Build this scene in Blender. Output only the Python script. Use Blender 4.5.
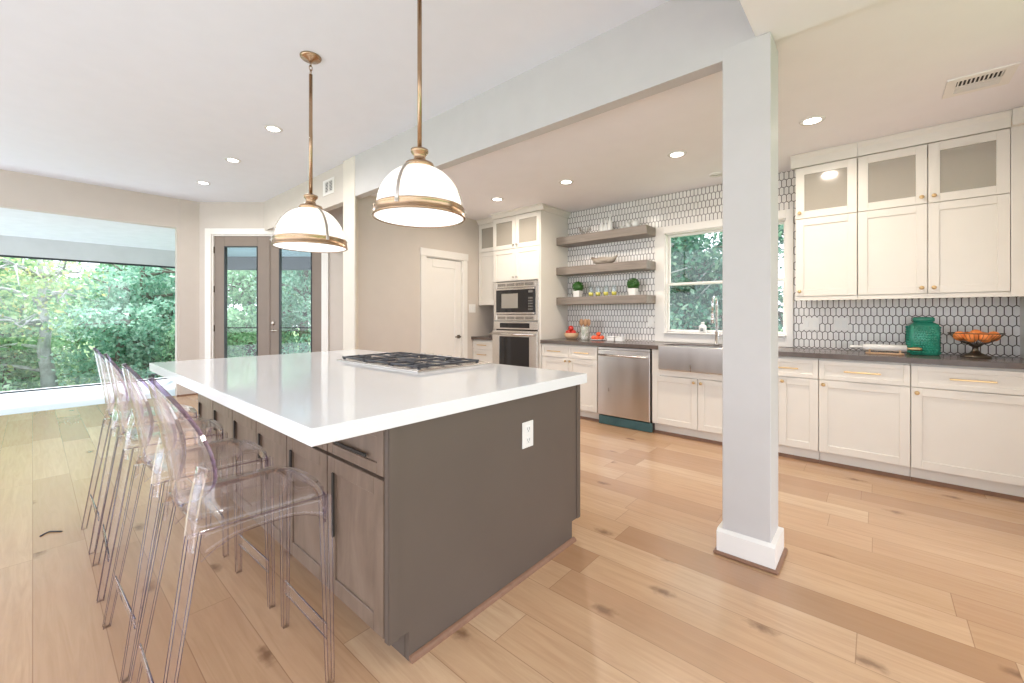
import bpy, bmesh, math, random
import numpy as np
from mathutils import Vector, Matrix
PI = math.pi
for o in list(bpy.data.objects): bpy.data.objects.remove(o)
S = bpy.context.scene
C = S.collection

# ------------------------------------------------------------------ camera, world, sun, exposure
cam_d = bpy.data.cameras.new('camera'); cam = bpy.data.objects.new('camera', cam_d); C.objects.link(cam)
S.camera = cam
cam.location = (0, 0, 1.225)
cam.rotation_euler = (math.radians(90), 0, math.radians(41.106))
cam_d.sensor_width = 36; cam_d.lens = 418.3/1024*36
cam_d.shift_y = -(341.5-315.1)/1024
cam_d.clip_start = 0.03; cam_d.clip_end = 300
S.view_settings.view_transform = 'Standard'; S.view_settings.look = 'None'
S.view_settings.gamma = 1; S.view_settings.use_curve_mapping = False
S.view_settings.exposure = -0.09
W = bpy.data.worlds.new('sky'); S.world = W; W.use_nodes = True
bgn = W.node_tree.nodes['Background']
bgn.inputs['Color'].default_value = (0.885, 0.92, 1.0, 1); bgn.inputs['Strength'].default_value = 3.1
sun_d = bpy.data.lights.new('sun', 'SUN'); sun = bpy.data.objects.new('sun', sun_d); C.objects.link(sun)
sun_d.energy = 8.0; sun_d.angle = math.radians(6); sun_d.color = (1, 0.99, 0.97)
sun.rotation_euler = Vector((0.62, -0.25, -0.80)).to_track_quat('-Z', 'Y').to_euler()
CAN_POWER = 13; PENDANT_POWER = 16

# ------------------------------------------------------------------ node helpers
class NT:
    def __init__(s, name):
        s.m = bpy.data.materials.new(name); s.m.use_nodes = True
        s.t = s.m.node_tree; s.t.nodes.clear()
        s.out = s.t.nodes.new('ShaderNodeOutputMaterial')
    def n(s, typ, **kw):
        nd = s.t.nodes.new(typ)
        for k, v in kw.items():
            if k.startswith('i_'): nd.inputs[k[2:].replace('_', ' ')].default_value = v
            else: setattr(nd, k, v)
        return nd
    def l(s, a, b): s.t.links.new(a, b)
    def put(s, sock, v):
        if isinstance(v, (int, float)): sock.default_value = v
        elif isinstance(v, (tuple, list)): sock.default_value = v
        else: s.l(v, sock)
    def math(s, op, a, b=None, c=None):
        nd = s.n('ShaderNodeMath', operation=op); s.put(nd.inputs[0], a)
        if b is not None: s.put(nd.inputs[1], b)
        if c is not None: s.put(nd.inputs[2], c)
        return nd.outputs[0]
    def coords(s):
        tc = s.n('ShaderNodeTexCoord'); sp = s.n('ShaderNodeSeparateXYZ'); s.l(tc.outputs['Object'], sp.inputs[0])
        return tc.outputs['Object'], sp.outputs[0], sp.outputs[1], sp.outputs[2]
    def noise(s, vec=None, scale=5, detail=3, rough=.5, dist=0):
        nd = s.n('ShaderNodeTexNoise'); nd.inputs['Scale'].default_value = scale
        nd.inputs['Detail'].default_value = detail; nd.inputs['Roughness'].default_value = rough
        nd.inputs['Distortion'].default_value = dist
        if vec is not None: s.l(vec, nd.inputs['Vector'])
        return nd.outputs['Fac']
    def mapping(s, vec, scale=(1, 1, 1), loc=(0, 0, 0)):
        nd = s.n('ShaderNodeMapping'); nd.inputs['Scale'].default_value = scale; nd.inputs['Location'].default_value = loc
        s.l(vec, nd.inputs['Vector']); return nd.outputs[0]
    def ramp(s, fac, stops, interp='LINEAR'):
        nd = s.n('ShaderNodeValToRGB'); cr = nd.color_ramp; cr.interpolation = interp
        while len(cr.elements) < len(stops): cr.elements.new(.5)
        for e, (p, c) in zip(cr.elements, stops): e.position = p; e.color = (*c, 1)
        s.l(fac, nd.inputs[0]); return nd.outputs[0]
    def mix(s, fac, a, b, blend='MIX'):
        nd = s.n('ShaderNodeMix', data_type='RGBA', blend_type=blend)
        s.put(nd.inputs['Factor'], fac)
        for k, v in ((6, a), (7, b)):
            s.put(nd.inputs[k], (*v, 1) if isinstance(v, tuple) and len(v) == 3 else v)
        return nd.outputs[2]
    def bump(s, h, strength=.3, dist=.002):
        nd = s.n('ShaderNodeBump'); nd.inputs['Strength'].default_value = strength; nd.inputs['Distance'].default_value = dist
        s.l(h, nd.inputs['Height']); return nd.outputs[0]
    def bsdf(s, color, rough=.5, metal=0, normal=None, coat=0, spec=.5, **kw):
        b = s.n('ShaderNodeBsdfPrincipled')
        s.put(b.inputs['Base Color'], (*color, 1) if isinstance(color, tuple) and len(color) == 3 else color)
        s.put(b.inputs['Roughness'], rough); b.inputs['Metallic'].default_value = metal
        b.inputs['Coat Weight'].default_value = coat; b.inputs['Specular IOR Level'].default_value = spec
        if normal is not None: s.l(normal, b.inputs['Normal'])
        for k, v in kw.items(): s.put(b.inputs[k.replace('_', ' ')], v)
        s.l(b.outputs[0], s.out.inputs[0]); return b

def paint(name, col, rough=.5, var=.03, spec=.4, metal=0, scale=6, bump=0, coat=0):
    t = NT(name); v, x, y, z = t.coords()
    n = t.noise(v, scale, 4)
    d = tuple(max(0, c*(1-var)) for c in col); e = tuple(min(1, c*(1+var)) for c in col)
    c = t.ramp(n, [(.3, d), (.7, e)])
    nm = None
    if bump: nm = t.bump(t.noise(v, 140, 2), bump, .001)
    t.bsdf(c, rough, metal, nm, coat, spec); return t.m

def brushed(name, col, rough=.28, stretch=(2, 2, 200)):
    t = NT(name); v, x, y, z = t.coords()
    n = t.noise(t.mapping(v, stretch), 3, 2)
    r = t.math('MULTIPLY_ADD', n, .15, rough-.07)
    t.bsdf(t.ramp(n, [(.3, tuple(c*.93 for c in col)), (.7, col)]), r, 1.0); return t.m

def clear(name, tint=(1, 1, 1), rough=.02, refl=1.0, ior=1.45, frost=0):
    t = NT(name)
    tr = t.n('ShaderNodeBsdfTransparent'); tr.inputs[0].default_value = (*tint, 1)
    gl = t.n('ShaderNodeBsdfGlossy'); gl.inputs['Roughness'].default_value = rough; gl.inputs[0].default_value = (1, 1, 1, 1)
    f0 = ((ior-1)/(ior+1))**2; lw = t.n('ShaderNodeLayerWeight'); lw.inputs[0].default_value = .5   # Schlick, same from both sides
    fr = t.math('MULTIPLY_ADD', t.math('POWER', lw.outputs['Facing'], 5.), 1-f0, f0)
    mx = t.n('ShaderNodeMixShader'); t.l(t.math('MULTIPLY', fr, refl), mx.inputs[0])
    src = tr.outputs[0]
    if frost:
        df = t.n('ShaderNodeBsdfDiffuse'); df.inputs[0].default_value = (.70, .65, .57, 1); m2 = t.n('ShaderNodeMixShader'); m2.inputs[0].default_value = frost
        t.l(src, m2.inputs[1]); t.l(df.outputs[0], m2.inputs[2]); src = m2.outputs[0]
    t.l(src, mx.inputs[1]); t.l(gl.outputs[0], mx.inputs[2]); t.l(mx.outputs[0], t.out.inputs[0])
    return t.m

def glow(name, col, strength):
    t = NT(name); e = t.n('ShaderNodeEmission'); e.inputs[0].default_value = (*col, 1); e.inputs[1].default_value = strength
    t.l(e.outputs[0], t.out.inputs[0]); return t.m

def wood_floor():
    t = NT('oak plank floor'); v, x, y, z = t.coords()
    PW, PL = .19, 1.45
    ry = t.math('DIVIDE', y, PW); row = t.math('FLOOR', ry); fy = t.math('FRACT', ry)
    wn = t.n('ShaderNodeTexWhiteNoise', noise_dimensions='1D'); t.l(row, wn.inputs['W'])
    rx = t.math('ADD', t.math('DIVIDE', x, PL), t.math('MULTIPLY', wn.outputs['Value'], 7.3))
    col = t.math('FLOOR', rx); fx = t.math('FRACT', rx)
    w2 = t.n('ShaderNodeTexWhiteNoise', noise_dimensions='2D')
    cb = t.n('ShaderNodeCombineXYZ'); t.l(row, cb.inputs[0]); t.l(col, cb.inputs[1]); t.l(cb.outputs[0], w2.inputs['Vector'])
    idv = w2.outputs['Value']
    base = t.ramp(idv, [(0, (.40, .225, .118)), (.2, (.52, .325, .182)), (.45, (.60, .395, .235)), (.6, (.46, .272, .15)), (.8, (.57, .37, .218)), (1, (.65, .455, .288))])
    # grain runs along the plank, shifted plank by plank
    cv = t.n('ShaderNodeCombineXYZ'); t.l(x, cv.inputs[0]); t.l(y, cv.inputs[1]); t.l(t.math('MULTIPLY', idv, 37.), cv.inputs[2])
    g = t.noise(t.mapping(cv.outputs[0], (1.1, 15, 1)), 2.0, 6, .62, 1.2)
    g2 = t.noise(t.mapping(cv.outputs[0], (1.5, 3, 1)), 1.1, 3, .5, .4)
    c = t.mix(t.ramp(g, [(.30, (0, 0, 0)), (.62, (1, 1, 1))]), t.mix(.38, base, (.33, .175, .085)), base)
    c = t.mix(t.math('MULTIPLY', t.math('SUBTRACT', g2, .42), .9), c, (.47, .25, .135))
    # knots
    vo = t.n('ShaderNodeTexVoronoi'); vo.inputs['Scale'].default_value = 1.0; vo.inputs['Randomness'].default_value = 1
    vo.voronoi_dimensions = '2D'; kv = t.n('ShaderNodeCombineXYZ'); t.l(t.math('ADD', t.math('MULTIPLY', x, .95), t.math('MULTIPLY', idv, 37.)), kv.inputs[0]); t.l(t.math('MULTIPLY', y, 1.9), kv.inputs[1]); t.l(kv.outputs[0], vo.inputs['Vector'])
    kd = t.math('ADD', vo.outputs['Distance'], t.math('MULTIPLY', t.math('SUBTRACT', t.noise(v, 26, 3), .5), .09))
    kf = t.ramp(kd, [(.01, (1, 1, 1)), (.065, (0, 0, 0))])
    c = t.mix(t.math('MULTIPLY', kf, .75), c, (.16, .075, .035))
    # seams
    ex = t.math('MULTIPLY', t.math('MINIMUM', fx, t.math('SUBTRACT', 1, fx)), PL)
    ey = t.math('MULTIPLY', t.math('MINIMUM', fy, t.math('SUBTRACT', 1, fy)), PW)
    e = t.math('MINIMUM', ex, ey)
    sf = t.ramp(t.math('MULTIPLY', e, 100.), [(.06, (1, 1, 1)), (.22, (0, 0, 0))])
    c = t.mix(t.math('MULTIPLY', sf, .62), c, (.22, .11, .055))
    rr = .26
    t.bsdf(c, rr, 0, t.bump(t.math('MULTIPLY', sf, -1.), .2, .001), coat=.5, spec=.5, Coat_Roughness=.22)
    return t.m

def picket_tile():
    t = NT('white picket tile with dark grout'); v, x, y, z = t.coords()
    Wd, R, tip, gr = .0402, .0738, .0135, .0058
    hs = (R-tip)/2+tip                                      # half height of a tile at its point
    k = math.cos(math.atan(tip/(Wd/2)))
    def gauge(ox, oz):
        a = t.math('SUBTRACT', t.math('PINGPONG', t.math('ADD', x, ox), Wd/2), 0.)
        b = t.math('PINGPONG', t.math('ADD', z, oz), R)
        e1 = t.math('SUBTRACT', Wd/2, a)
        e2 = t.math('MULTIPLY', t.math('SUBTRACT', t.math('SUBTRACT', hs, b), t.math('MULTIPLY', a, tip/(Wd/2))), k)
        return t.math('MINIMUM', e1, e2)
    d = t.math('MAXIMUM', gauge(20*Wd, 20*R), gauge(20*Wd+Wd/2, 20*R+R))
    f = t.ramp(t.math('MULTIPLY', d, 100), [(gr*50-.03, (0, 0, 0)), (gr*50+.04, (1, 1, 1))])
    n = t.noise(v, 9, 3)
    c = t.mix(f, (.075, .052, .045), t.ramp(n, [(.3, (.80, .765, .74)), (.7, (.88, .85, .83))]))
    t.bsdf(c, t.math('MULTIPLY_ADD', f, -.55, .75), 0, t.bump(f, .25, .002)); return t.m

def wood(name, c0, c1, scale=(2, 18, 18), rough=.45):
    t = NT(name); v, x, y, z = t.coords()
    g = t.noise(t.mapping(v, scale), 2, 5, .6, .8)
    t.bsdf(t.ramp(g, [(.3, c0), (.7, c1)]), rough, 0, t.bump(g, .1, .001)); return t.m

def leaf_mat(name, cols, tr=.5):
    t = NT(name)
    g = t.n('ShaderNodeNewGeometry')
    v, x, y, z = t.coords()
    f = t.math('ADD', t.math('MULTIPLY', g.outputs['Random Per Island'], .6), t.math('MULTIPLY', t.noise(v, 1.3, 2), .42))
    st = [(i/(len(cols)-1)*.9+.05, c) for i, c in enumerate(cols)]
    c = t.ramp(f, st)
    d = t.n('ShaderNodeBsdfDiffuse'); l = t.n('ShaderNodeBsdfTranslucent'); gl = t.n('ShaderNodeBsdfGlossy'); gl.inputs['Roughness'].default_value = .35
    t.l(c, d.inputs[0]); t.l(c, l.inputs[0])
    m = t.n('ShaderNodeMixShader'); m.inputs[0].default_value = tr; t.l(d.outputs[0], m.inputs[1]); t.l(l.outputs[0], m.inputs[2])
    m2 = t.n('ShaderNodeMixShader'); m2.inputs[0].default_value = .07; t.l(m.outputs[0], m2.inputs[1]); t.l(gl.outputs[0], m2.inputs[2])
    t.l(m2.outputs[0], t.out.inputs[0]); return t.m

M = dict(
    wallc=paint('cream pilaster paint', (.72, .66, .58), .6, .015, .25),
    wall=paint('greige wall paint', (.635, .572, .515), .75, .015, .25),
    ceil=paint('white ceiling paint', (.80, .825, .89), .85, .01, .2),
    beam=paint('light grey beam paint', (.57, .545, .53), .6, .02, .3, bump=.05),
    ceil2=paint('warm white ceiling paint', (.88, .86, .89), .85, .01, .2),
    trim=paint('white semi gloss trim', (.84, .81, .77), .35, .01, .45),
    cab=paint('white cabinet lacquer', (.79, .75, .685), .33, .01, .45),
    cabin=paint('cabinet interior', (.72, .66, .57), .5, .02),
    gap=paint('dark cabinet gap', (.05, .04, .035), .8),
    isl=wood('taupe stained cabinet wood', (.145, .100, .070), (.235, .170, .125), (5, 5, 1.5), .38),
    islp=paint('dark taupe painted panel', (.122, .095, .077), .42, .05, .4, scale=2),
    quartz=paint('white quartz', (.83, .84, .85), .07, .012, .5, scale=3),
    dark=paint('dark grey quartz', (.115, .088, .076), .22, .12, .4, scale=20),
    shelf=wood('grey stained shelf wood', (.19, .155, .13), (.27, .225, .19), (1.5, 14, 14)),
    steel=brushed('brushed stainless steel', (.68, .64, .60), .3, (3, 3, .6)),
    steelh=brushed('stainless steel horizontal', (.70, .67, .64), .22, (200, 2, 2)),
    chrome=paint('polished chrome', (.8, .8, .82), .08, .01, .5, 1),
    brass=paint('antique brass', (.44, .30, .19), .24, .1, .5, 1, scale=12),
    gold=paint('satin gold pull', (.66, .47, .25), .3, .04, .5, 1),
    nickel=paint('satin nickel', (.55, .50, .45), .3, .03, .5, 1),
    black=paint('cast iron black', (.055, .058, .068), .45, .1, .4, scale=30),
    ink=paint('black glass', (.012, .012, .014), .06, .05, .6),
    glass=clear('window glass', (.98, .99, .99)),
    cabglass=clear('frosted cabinet glass', (.93, .91, .88), .10, 1.5, 1.5, .42),
    tumbler=clear('clear drinking glass', (.93, .95, .95), .02, 1.3, 1.5),
    acrylic=clear('clear acrylic', (.968, .955, .966), .04, 1.35, 1.45),
    acredge=clear('violet acrylic edge', (.42, .34, .50), .08, 1.5, 1.55),
    doorp=paint('taupe exterior door paint', (.235, .185, .15), .4, .03),
    mullion=paint('black window frame', (.03, .035, .04), .4),
    shoe=paint('brown shoe moulding', (.25, .135, .085), .45, .1, scale=30),
    plastic=paint('white plastic plate', (.83, .81, .78), .35),
    slot=paint('dark slot', (.04, .035, .03), .7),
    teal=paint('teal glaze', (.025, .26, .175), .12, .25, .6, scale=14),
    kick=paint('dark teal film', (.06, .14, .15), .4, .15),
    orange=paint('orange peel', (.85, .27, .07), .4, .15, scale=25, bump=.3),
    tomato=paint('red orange tomato skin', (.75, .12, .05), .25, .2, scale=18),
    apple=paint('red apple skin', (.55, .04, .03), .25, .4, scale=14),
    stem=paint('green stem', (.12, .2, .05), .6),
    bowlw=wood('pale bowl wood', (.50, .31, .17), (.66, .44, .27), (4, 4, 25)),
    spoon=wood('dark spoon wood', (.33, .17, .08), (.47, .27, .14), (12, 12, 2)),
    wire=paint('aged bronze wire', (.16, .13, .10), .4, .1, .5, 1),
    marble=paint('white marble', (.80, .78, .76), .15, .08, scale=10),
    ceramic=paint('white ceramic', (.84, .83, .81), .18, .02),
    crock=None, drift=wood('weathered grey driftwood', (.22, .17, .13), (.50, .44, .38), (3, 20, 20), .7),
    lemon=paint('yellow lemon slice', (.80, .68, .12), .4, .15, scale=40),
    topi=None, pot=paint('white pot', (.82, .80, .78), .5, .04),
    porch=paint('pale porch deck', (.72, .76, .82), .5, .05, scale=3),
    pceil=paint('white porch ceiling', (.80, .82, .87), .7),
    pbeam=paint('grey porch beam', (.60, .61, .61), .6),
    pbeamd=paint('dark grey porch beam', (.10, .12, .14), .6),
    bark=paint('grey bark', (.20, .17, .14), .9, .4, scale=9), barkl=paint('pale bark', (.50, .51, .52), .9, .3, scale=7),
    grass=paint('lawn', (.16, .27, .10), .9, .4, scale=8),
    lit=glow('lamp diffuser', (1, .95, .88), 12), litd=glow('lit glass diffuser', (1, .98, .95), 1.5), litp=glow('pendant bulb', (1, .95, .88), 30),
)
M['floor'] = wood_floor(); M['tile'] = picket_tile()
def crock_mat():
    t = NT('white crock with green botanical print'); v, x, y, z = t.coords()
    c = t.ramp(t.noise(v, 28, 3, .6, 1.5), [(.47, (.82, .82, .77)), (.52, (.30, .36, .27)), (.60, (.62, .66, .55))]); t.bsdf(c, .2); return t.m
M['crock'] = crock_mat()
M['topi'] = leaf_mat('topiary leaves', [(.02, .09, .015), (.05, .20, .03), (.12, .33, .05)], .25)
def shade_mat():
    t = NT('white opal glass shade')
    b = t.n('ShaderNodeBsdfPrincipled'); b.inputs['Base Color'].default_value = (.93, .93, .92, 1); b.inputs['Roughness'].default_value = .08
    tl = t.n('ShaderNodeBsdfTranslucent'); tl.inputs[0].default_value = (.97, .96, .94, 1)
    mx = t.n('ShaderNodeMixShader'); mx.inputs[0].default_value = .45
    t.l(b.outputs[0], mx.inputs[1]); t.l(tl.outputs[0], mx.inputs[2]); t.l(mx.outputs[0], t.out.inputs[0]); return t.m
M['opal'] = shade_mat()

# ------------------------------------------------------------------ mesh helpers
def NB(): return bmesh.new()
def box(bm, x0, x1, y0, y1, z0, z1, bev=0, mat=0, seg=1):
    vs = [bm.verts.new(p) for p in ((x0, y0, z0), (x1, y0, z0), (x1, y1, z0), (x0, y1, z0), (x0, y0, z1), (x1, y0, z1), (x1, y1, z1), (x0, y1, z1))]
    fs = [bm.faces.new([vs[i] for i in f]) for f in ((0, 3, 2, 1), (4, 5, 6, 7), (0, 1, 5, 4), (1, 2, 6, 5), (2, 3, 7, 6), (3, 0, 4, 7))]
    for f in fs: f.material_index = mat
    if bev:
        es = list({e for f in fs for e in f.edges})
        r = bmesh.ops.bevel(bm, geom=es, offset=bev, segments=seg, affect='EDGES', profile=.5, material=-1)
    return bm
def prism(bm, pts, z0, z1, mat=0, bev=0):
    """polygon pts (x,y) extruded in z"""
    a = [bm.verts.new((x, y, z0)) for x, y in pts]; b = [bm.verts.new((x, y, z1)) for x, y in pts]; n = len(pts)
    fs = [bm.faces.new(a[::-1]), bm.faces.new(b)] + [bm.faces.new((a[i], a[(i+1) % n], b[(i+1) % n], b[i])) for i in range(n)]
    for f in fs: f.material_index = mat
    if bev: bmesh.ops.bevel(bm, geom=list({e for f in fs for e in f.edges}), offset=bev, segments=2, affect='EDGES', profile=.5)
    return bm
def prism_path(bm, prof, axis, a0, a1, mat=0):
    """profile of (u,v) extruded along axis 'x' (u=y,v=z) or 'y' (u=x,v=z)"""
    f = (lambda a, u, v: (a, u, v)) if axis == 'x' else (lambda a, u, v: (u, a, v))
    A = [bm.verts.new(f(a0, u, v)) for u, v in prof]; B = [bm.verts.new(f(a1, u, v)) for u, v in prof]; n = len(prof)
    for q in [A[::-1], B] + [(A[i], A[(i+1) % n], B[(i+1) % n], B[i]) for i in range(n)]:
        bm.faces.new(q).material_index = mat
    return bm
def lathe(bm, prof, cx=0, cy=0, cz=0, n=32, mat=0, smooth=True, a0=0):
    """profile (r,z) around the z axis; r==0 ends close"""
    rings = []
    for r, z in prof:
        if r <= 1e-6: rings.append([bm.verts.new((cx, cy, cz+z))])
        else: rings.append([bm.verts.new((cx+r*math.cos(a0+2*PI*i/n), cy+r*math.sin(a0+2*PI*i/n), cz+z)) for i in range(n)])
    for A, B in zip(rings, rings[1:]):
        for i in range(n):
            j = (i+1) % n
            if len(A) == 1 and len(B) == 1: break
            if len(A) == 1: f = bm.faces.new((A[0], B[j], B[i]))
            elif len(B) == 1: f = bm.faces.new((A[i], A[j], B[0]))
            else: f = bm.faces.new((A[i], A[j], B[j], B[i]))
            f.material_index = mat; f.smooth = smooth
    return bm
def tube(bm, pts, r, n=8, mat=0, cap=True, radii=None):
    pts = [Vector(p) for p in pts]; rings = []
    for i, p in enumerate(pts):
        d = (pts[min(i+1, len(pts)-1)]-pts[max(i-1, 0)]).normalized()
        u = d.cross(Vector((0, 0, 1)) if abs(d.z) < .95 else Vector((1, 0, 0))).normalized(); v = d.cross(u)
        rr = radii[i] if radii else r
        rings.append([bm.verts.new(p+(u*math.cos(2*PI*k/n)+v*math.sin(2*PI*k/n))*rr) for k in range(n)])
    for A, B in zip(rings, rings[1:]):
        for k in range(n):
            f = bm.faces.new((A[k], A[(k+1) % n], B[(k+1) % n], B[k])); f.smooth = True; f.material_index = mat
    if cap:
        bm.faces.new(rings[0][::-1]).material_index = mat; bm.faces.new(rings[-1]).material_index = mat
    return bm
def ball(bm, c, r, sx=1, sy=1, sz=1, n=16, mat=0):
    R_ = []
    for i in range(11):
        a, z = r*math.sin(PI*i/10), -r*math.cos(PI*i/10)*sz
        m_ = 1 if i in (0, 10) else n
        R_.append([bm.verts.new((c[0]+sx*a*math.cos(2*PI*k/n), c[1]+sy*a*math.sin(2*PI*k/n), c[2]+z)) for k in range(m_)])
    for A, B in zip(R_, R_[1:]):
        for i in range(n):
            j = (i+1) % n
            q = (A[0], B[j], B[i]) if len(A) == 1 else (A[i], A[j], B[0]) if len(B) == 1 else (A[i], A[j], B[j], B[i])
            f = bm.faces.new(q); f.material_index = mat; f.smooth = True
    return bm
def shift(bm, v):
    bmesh.ops.translate(bm, verts=bm.verts, vec=v); return bm
def rot(bm, ang, axis='Z', c=(0, 0, 0)):
    bmesh.ops.rotate(bm, verts=bm.verts, cent=c, matrix=Matrix.Rotation(ang, 3, axis)); return bm

def obj(name, bm, mat, parent=None, world=True):
    me = bpy.data.meshes.new(name)
    bmesh.ops.recalc_face_normals(bm, faces=bm.faces)
    if parent is not None and world:
        p = parent; off = Vector((0, 0, 0))
        while p is not None: off += p.location; p = p.parent
        bmesh.ops.translate(bm, verts=bm.verts, vec=-off)
    bm.to_mesh(me); bm.free()
    for m in (mat if isinstance(mat, (list, tuple)) else [mat]): me.materials.append(m)
    o = bpy.data.objects.new(name, me); C.objects.link(o)
    if parent is not None: o.parent = parent
    return o
def thing(name, label, cat, loc=(0, 0, 0), rz=0, group=None):
    o = bpy.data.objects.new(name, None); C.objects.link(o); o.location = loc; o.rotation_euler = (0, 0, rz)
    o.empty_display_size = .05; o['label'] = label; o['category'] = cat
    if group: o['group'] = group
    return o
def tag(o, label, cat, group=None, kind=None):
    o['label'] = label; o['category'] = cat
    if group: o['group'] = group
    if kind: o['kind'] = kind
    return o
def struct(name, bm, mat, parent=None, label=None, world=True):
    o = obj(name, bm, mat, parent, world)
    if parent is None:
        o['kind'] = 'structure'; o['category'] = name.split('_')[0]
        if label: o['label'] = label
    return o
def sroot(name, label, loc=(0, 0, 0), rz=0):
    o = bpy.data.objects.new(name, None); C.objects.link(o); o.location = loc; o.rotation_euler = (0, 0, rz)
    o['kind'] = 'structure'; o['label'] = label; o['category'] = name.split('_')[0]; return o
def dup(root, loc, rz=None, label=None, group=None):
    r = root.copy(); C.objects.link(r); r.location = loc
    if rz is not None: r.rotation_euler = (0, 0, rz)
    if label: r['label'] = label
    if group: r['group'] = group
    for ch in list(root.children):
        c = ch.copy(); C.objects.link(c); c.parent = r
        for g in list(ch.children):
            d = g.copy(); C.objects.link(d); d.parent = c
    return r

# ------------------------------------------------------------------ room shell
ZC, ZM, ZF, ZB = 2.622, 2.98, 2.592, 2.535          # kitchen, main, front right ceilings, beam underside
YB, YW, YU = 4.22, 4.82, 4.40
bm = NB(); prism(bm, [(-8.05, -2.6), (2.4, -2.6), (2.4, 4.95), (-4.4, 4.95), (-5.1, 4.30), (-8.05, 1.73)], -.12, 0)
struct('floor', bm, M['floor'], label='wide oak plank floor running through the kitchen')
bm = NB(); box(bm, -10.6, -8.05, -2.6, 1.98, -.12, -.005)
struct('floor_porch', bm, M['porch'], label='pale sunlit floor beyond the wide opening')
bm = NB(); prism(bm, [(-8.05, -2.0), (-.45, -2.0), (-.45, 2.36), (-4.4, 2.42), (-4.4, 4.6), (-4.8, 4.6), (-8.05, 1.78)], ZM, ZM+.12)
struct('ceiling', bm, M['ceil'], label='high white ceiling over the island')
bm = NB(); box(bm, -4.5, 1.6, 2.43, 4.95, ZC, ZC+.12)
struct('ceiling_kitchen', bm, M['ceil2'], label='lower white ceiling over the kitchen run')
bm = NB(); box(bm, -.45, 2.4, -2.0, 2.43, ZF, ZF+.5)
struct('ceiling_front', bm, M['ceil2'], label='textured dropped ceiling right of the column')
# beam across, and its header past the pilaster
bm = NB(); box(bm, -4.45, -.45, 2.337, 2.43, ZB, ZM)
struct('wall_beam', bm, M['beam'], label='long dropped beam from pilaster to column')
bm = NB(); box(bm, -7.4, -4.59, 2.36, 2.45, ZB, ZM)
struct('wall_header', bm, M['wall'], label='header with a small vent left of the pilaster')
bm = NB(); box(bm, -4.594, -4.335, 2.33, 2.352, 0, ZM, .003); prism(bm, [(-4.594, 2.352), (-4.337, 2.352), (-4.45, 2.440), (-4.594, 2.440)], 0, ZM)
struct('wall_pilaster', bm, M['wallc'], label='cream pilaster under the left end of the beam')
# pantry wall with its door opening
DY0, DY1, DZ = 3.385, 4.03, 2.0
bm = NB()
box(bm, -4.60, -4.45, 2.43, DY0, 0, ZM); box(bm, -4.60, -4.45, DY1, 4.95, 0, ZM); box(bm, -4.60, -4.45, DY0, DY1, DZ, ZM)
struct('wall_pantry', bm, M['wall'], label='greige wall with the white pantry door')
# kitchen wall with tile and window opening
WX0, WX1, WZ0, WZ1 = -1.85, -.665, 1.02, 2.165
bm = NB()
box(bm, -4.6, WX0, YW, YW+.13, 0, ZC); box(bm, WX1, .95, YW, YW+.13, 0, ZC)
box(bm, WX0, WX1, YW, YW+.13, 0, WZ0); box(bm, WX0, WX1, YW, YW+.13, WZ1, ZC)
struct('wall_kitchen', bm, M['tile'], label='kitchen wall clad in white picket tile')
bm = NB(); box(bm, .80, .95, 3.3, YW, 0, ZC)
struct('wall_right', bm, M['trim'], label='white wall at the right end of the cabinets')
# left wall with the wide opening
bm = NB(); box(bm, -8.07, -7.95, -2.6, 1.43, 2.54, ZM); box(bm, -8.07, -7.95, 1.43, 1.76, 0, ZM)
box(bm, -7.952, -7.935, 1.46, 1.71, 0, ZM)
struct('wall_left', bm, M['wall'], label='greige wall around the wide view opening')
# diagonal wall with french doors: local frame, x along the wall, y outwards
UX, UY = .7535, .6575
DA = math.atan2(UY, UX); DP = (-7.94, 1.70, 0)
def dloc(o): o.location = DP; o.rotation_euler = (0, 0, DA); return o
bm = NB(); box(bm, -.05, .20, 0, .12, 0, ZM); box(bm, 1.925, 4.15, 0, .12, 0, ZM); box(bm, .20, 1.925, 0, .12, 2.475, ZM)
dloc(struct('wall_diagonal', bm, M['wall'], label='greige diagonal wall with the french doors'))
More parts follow.
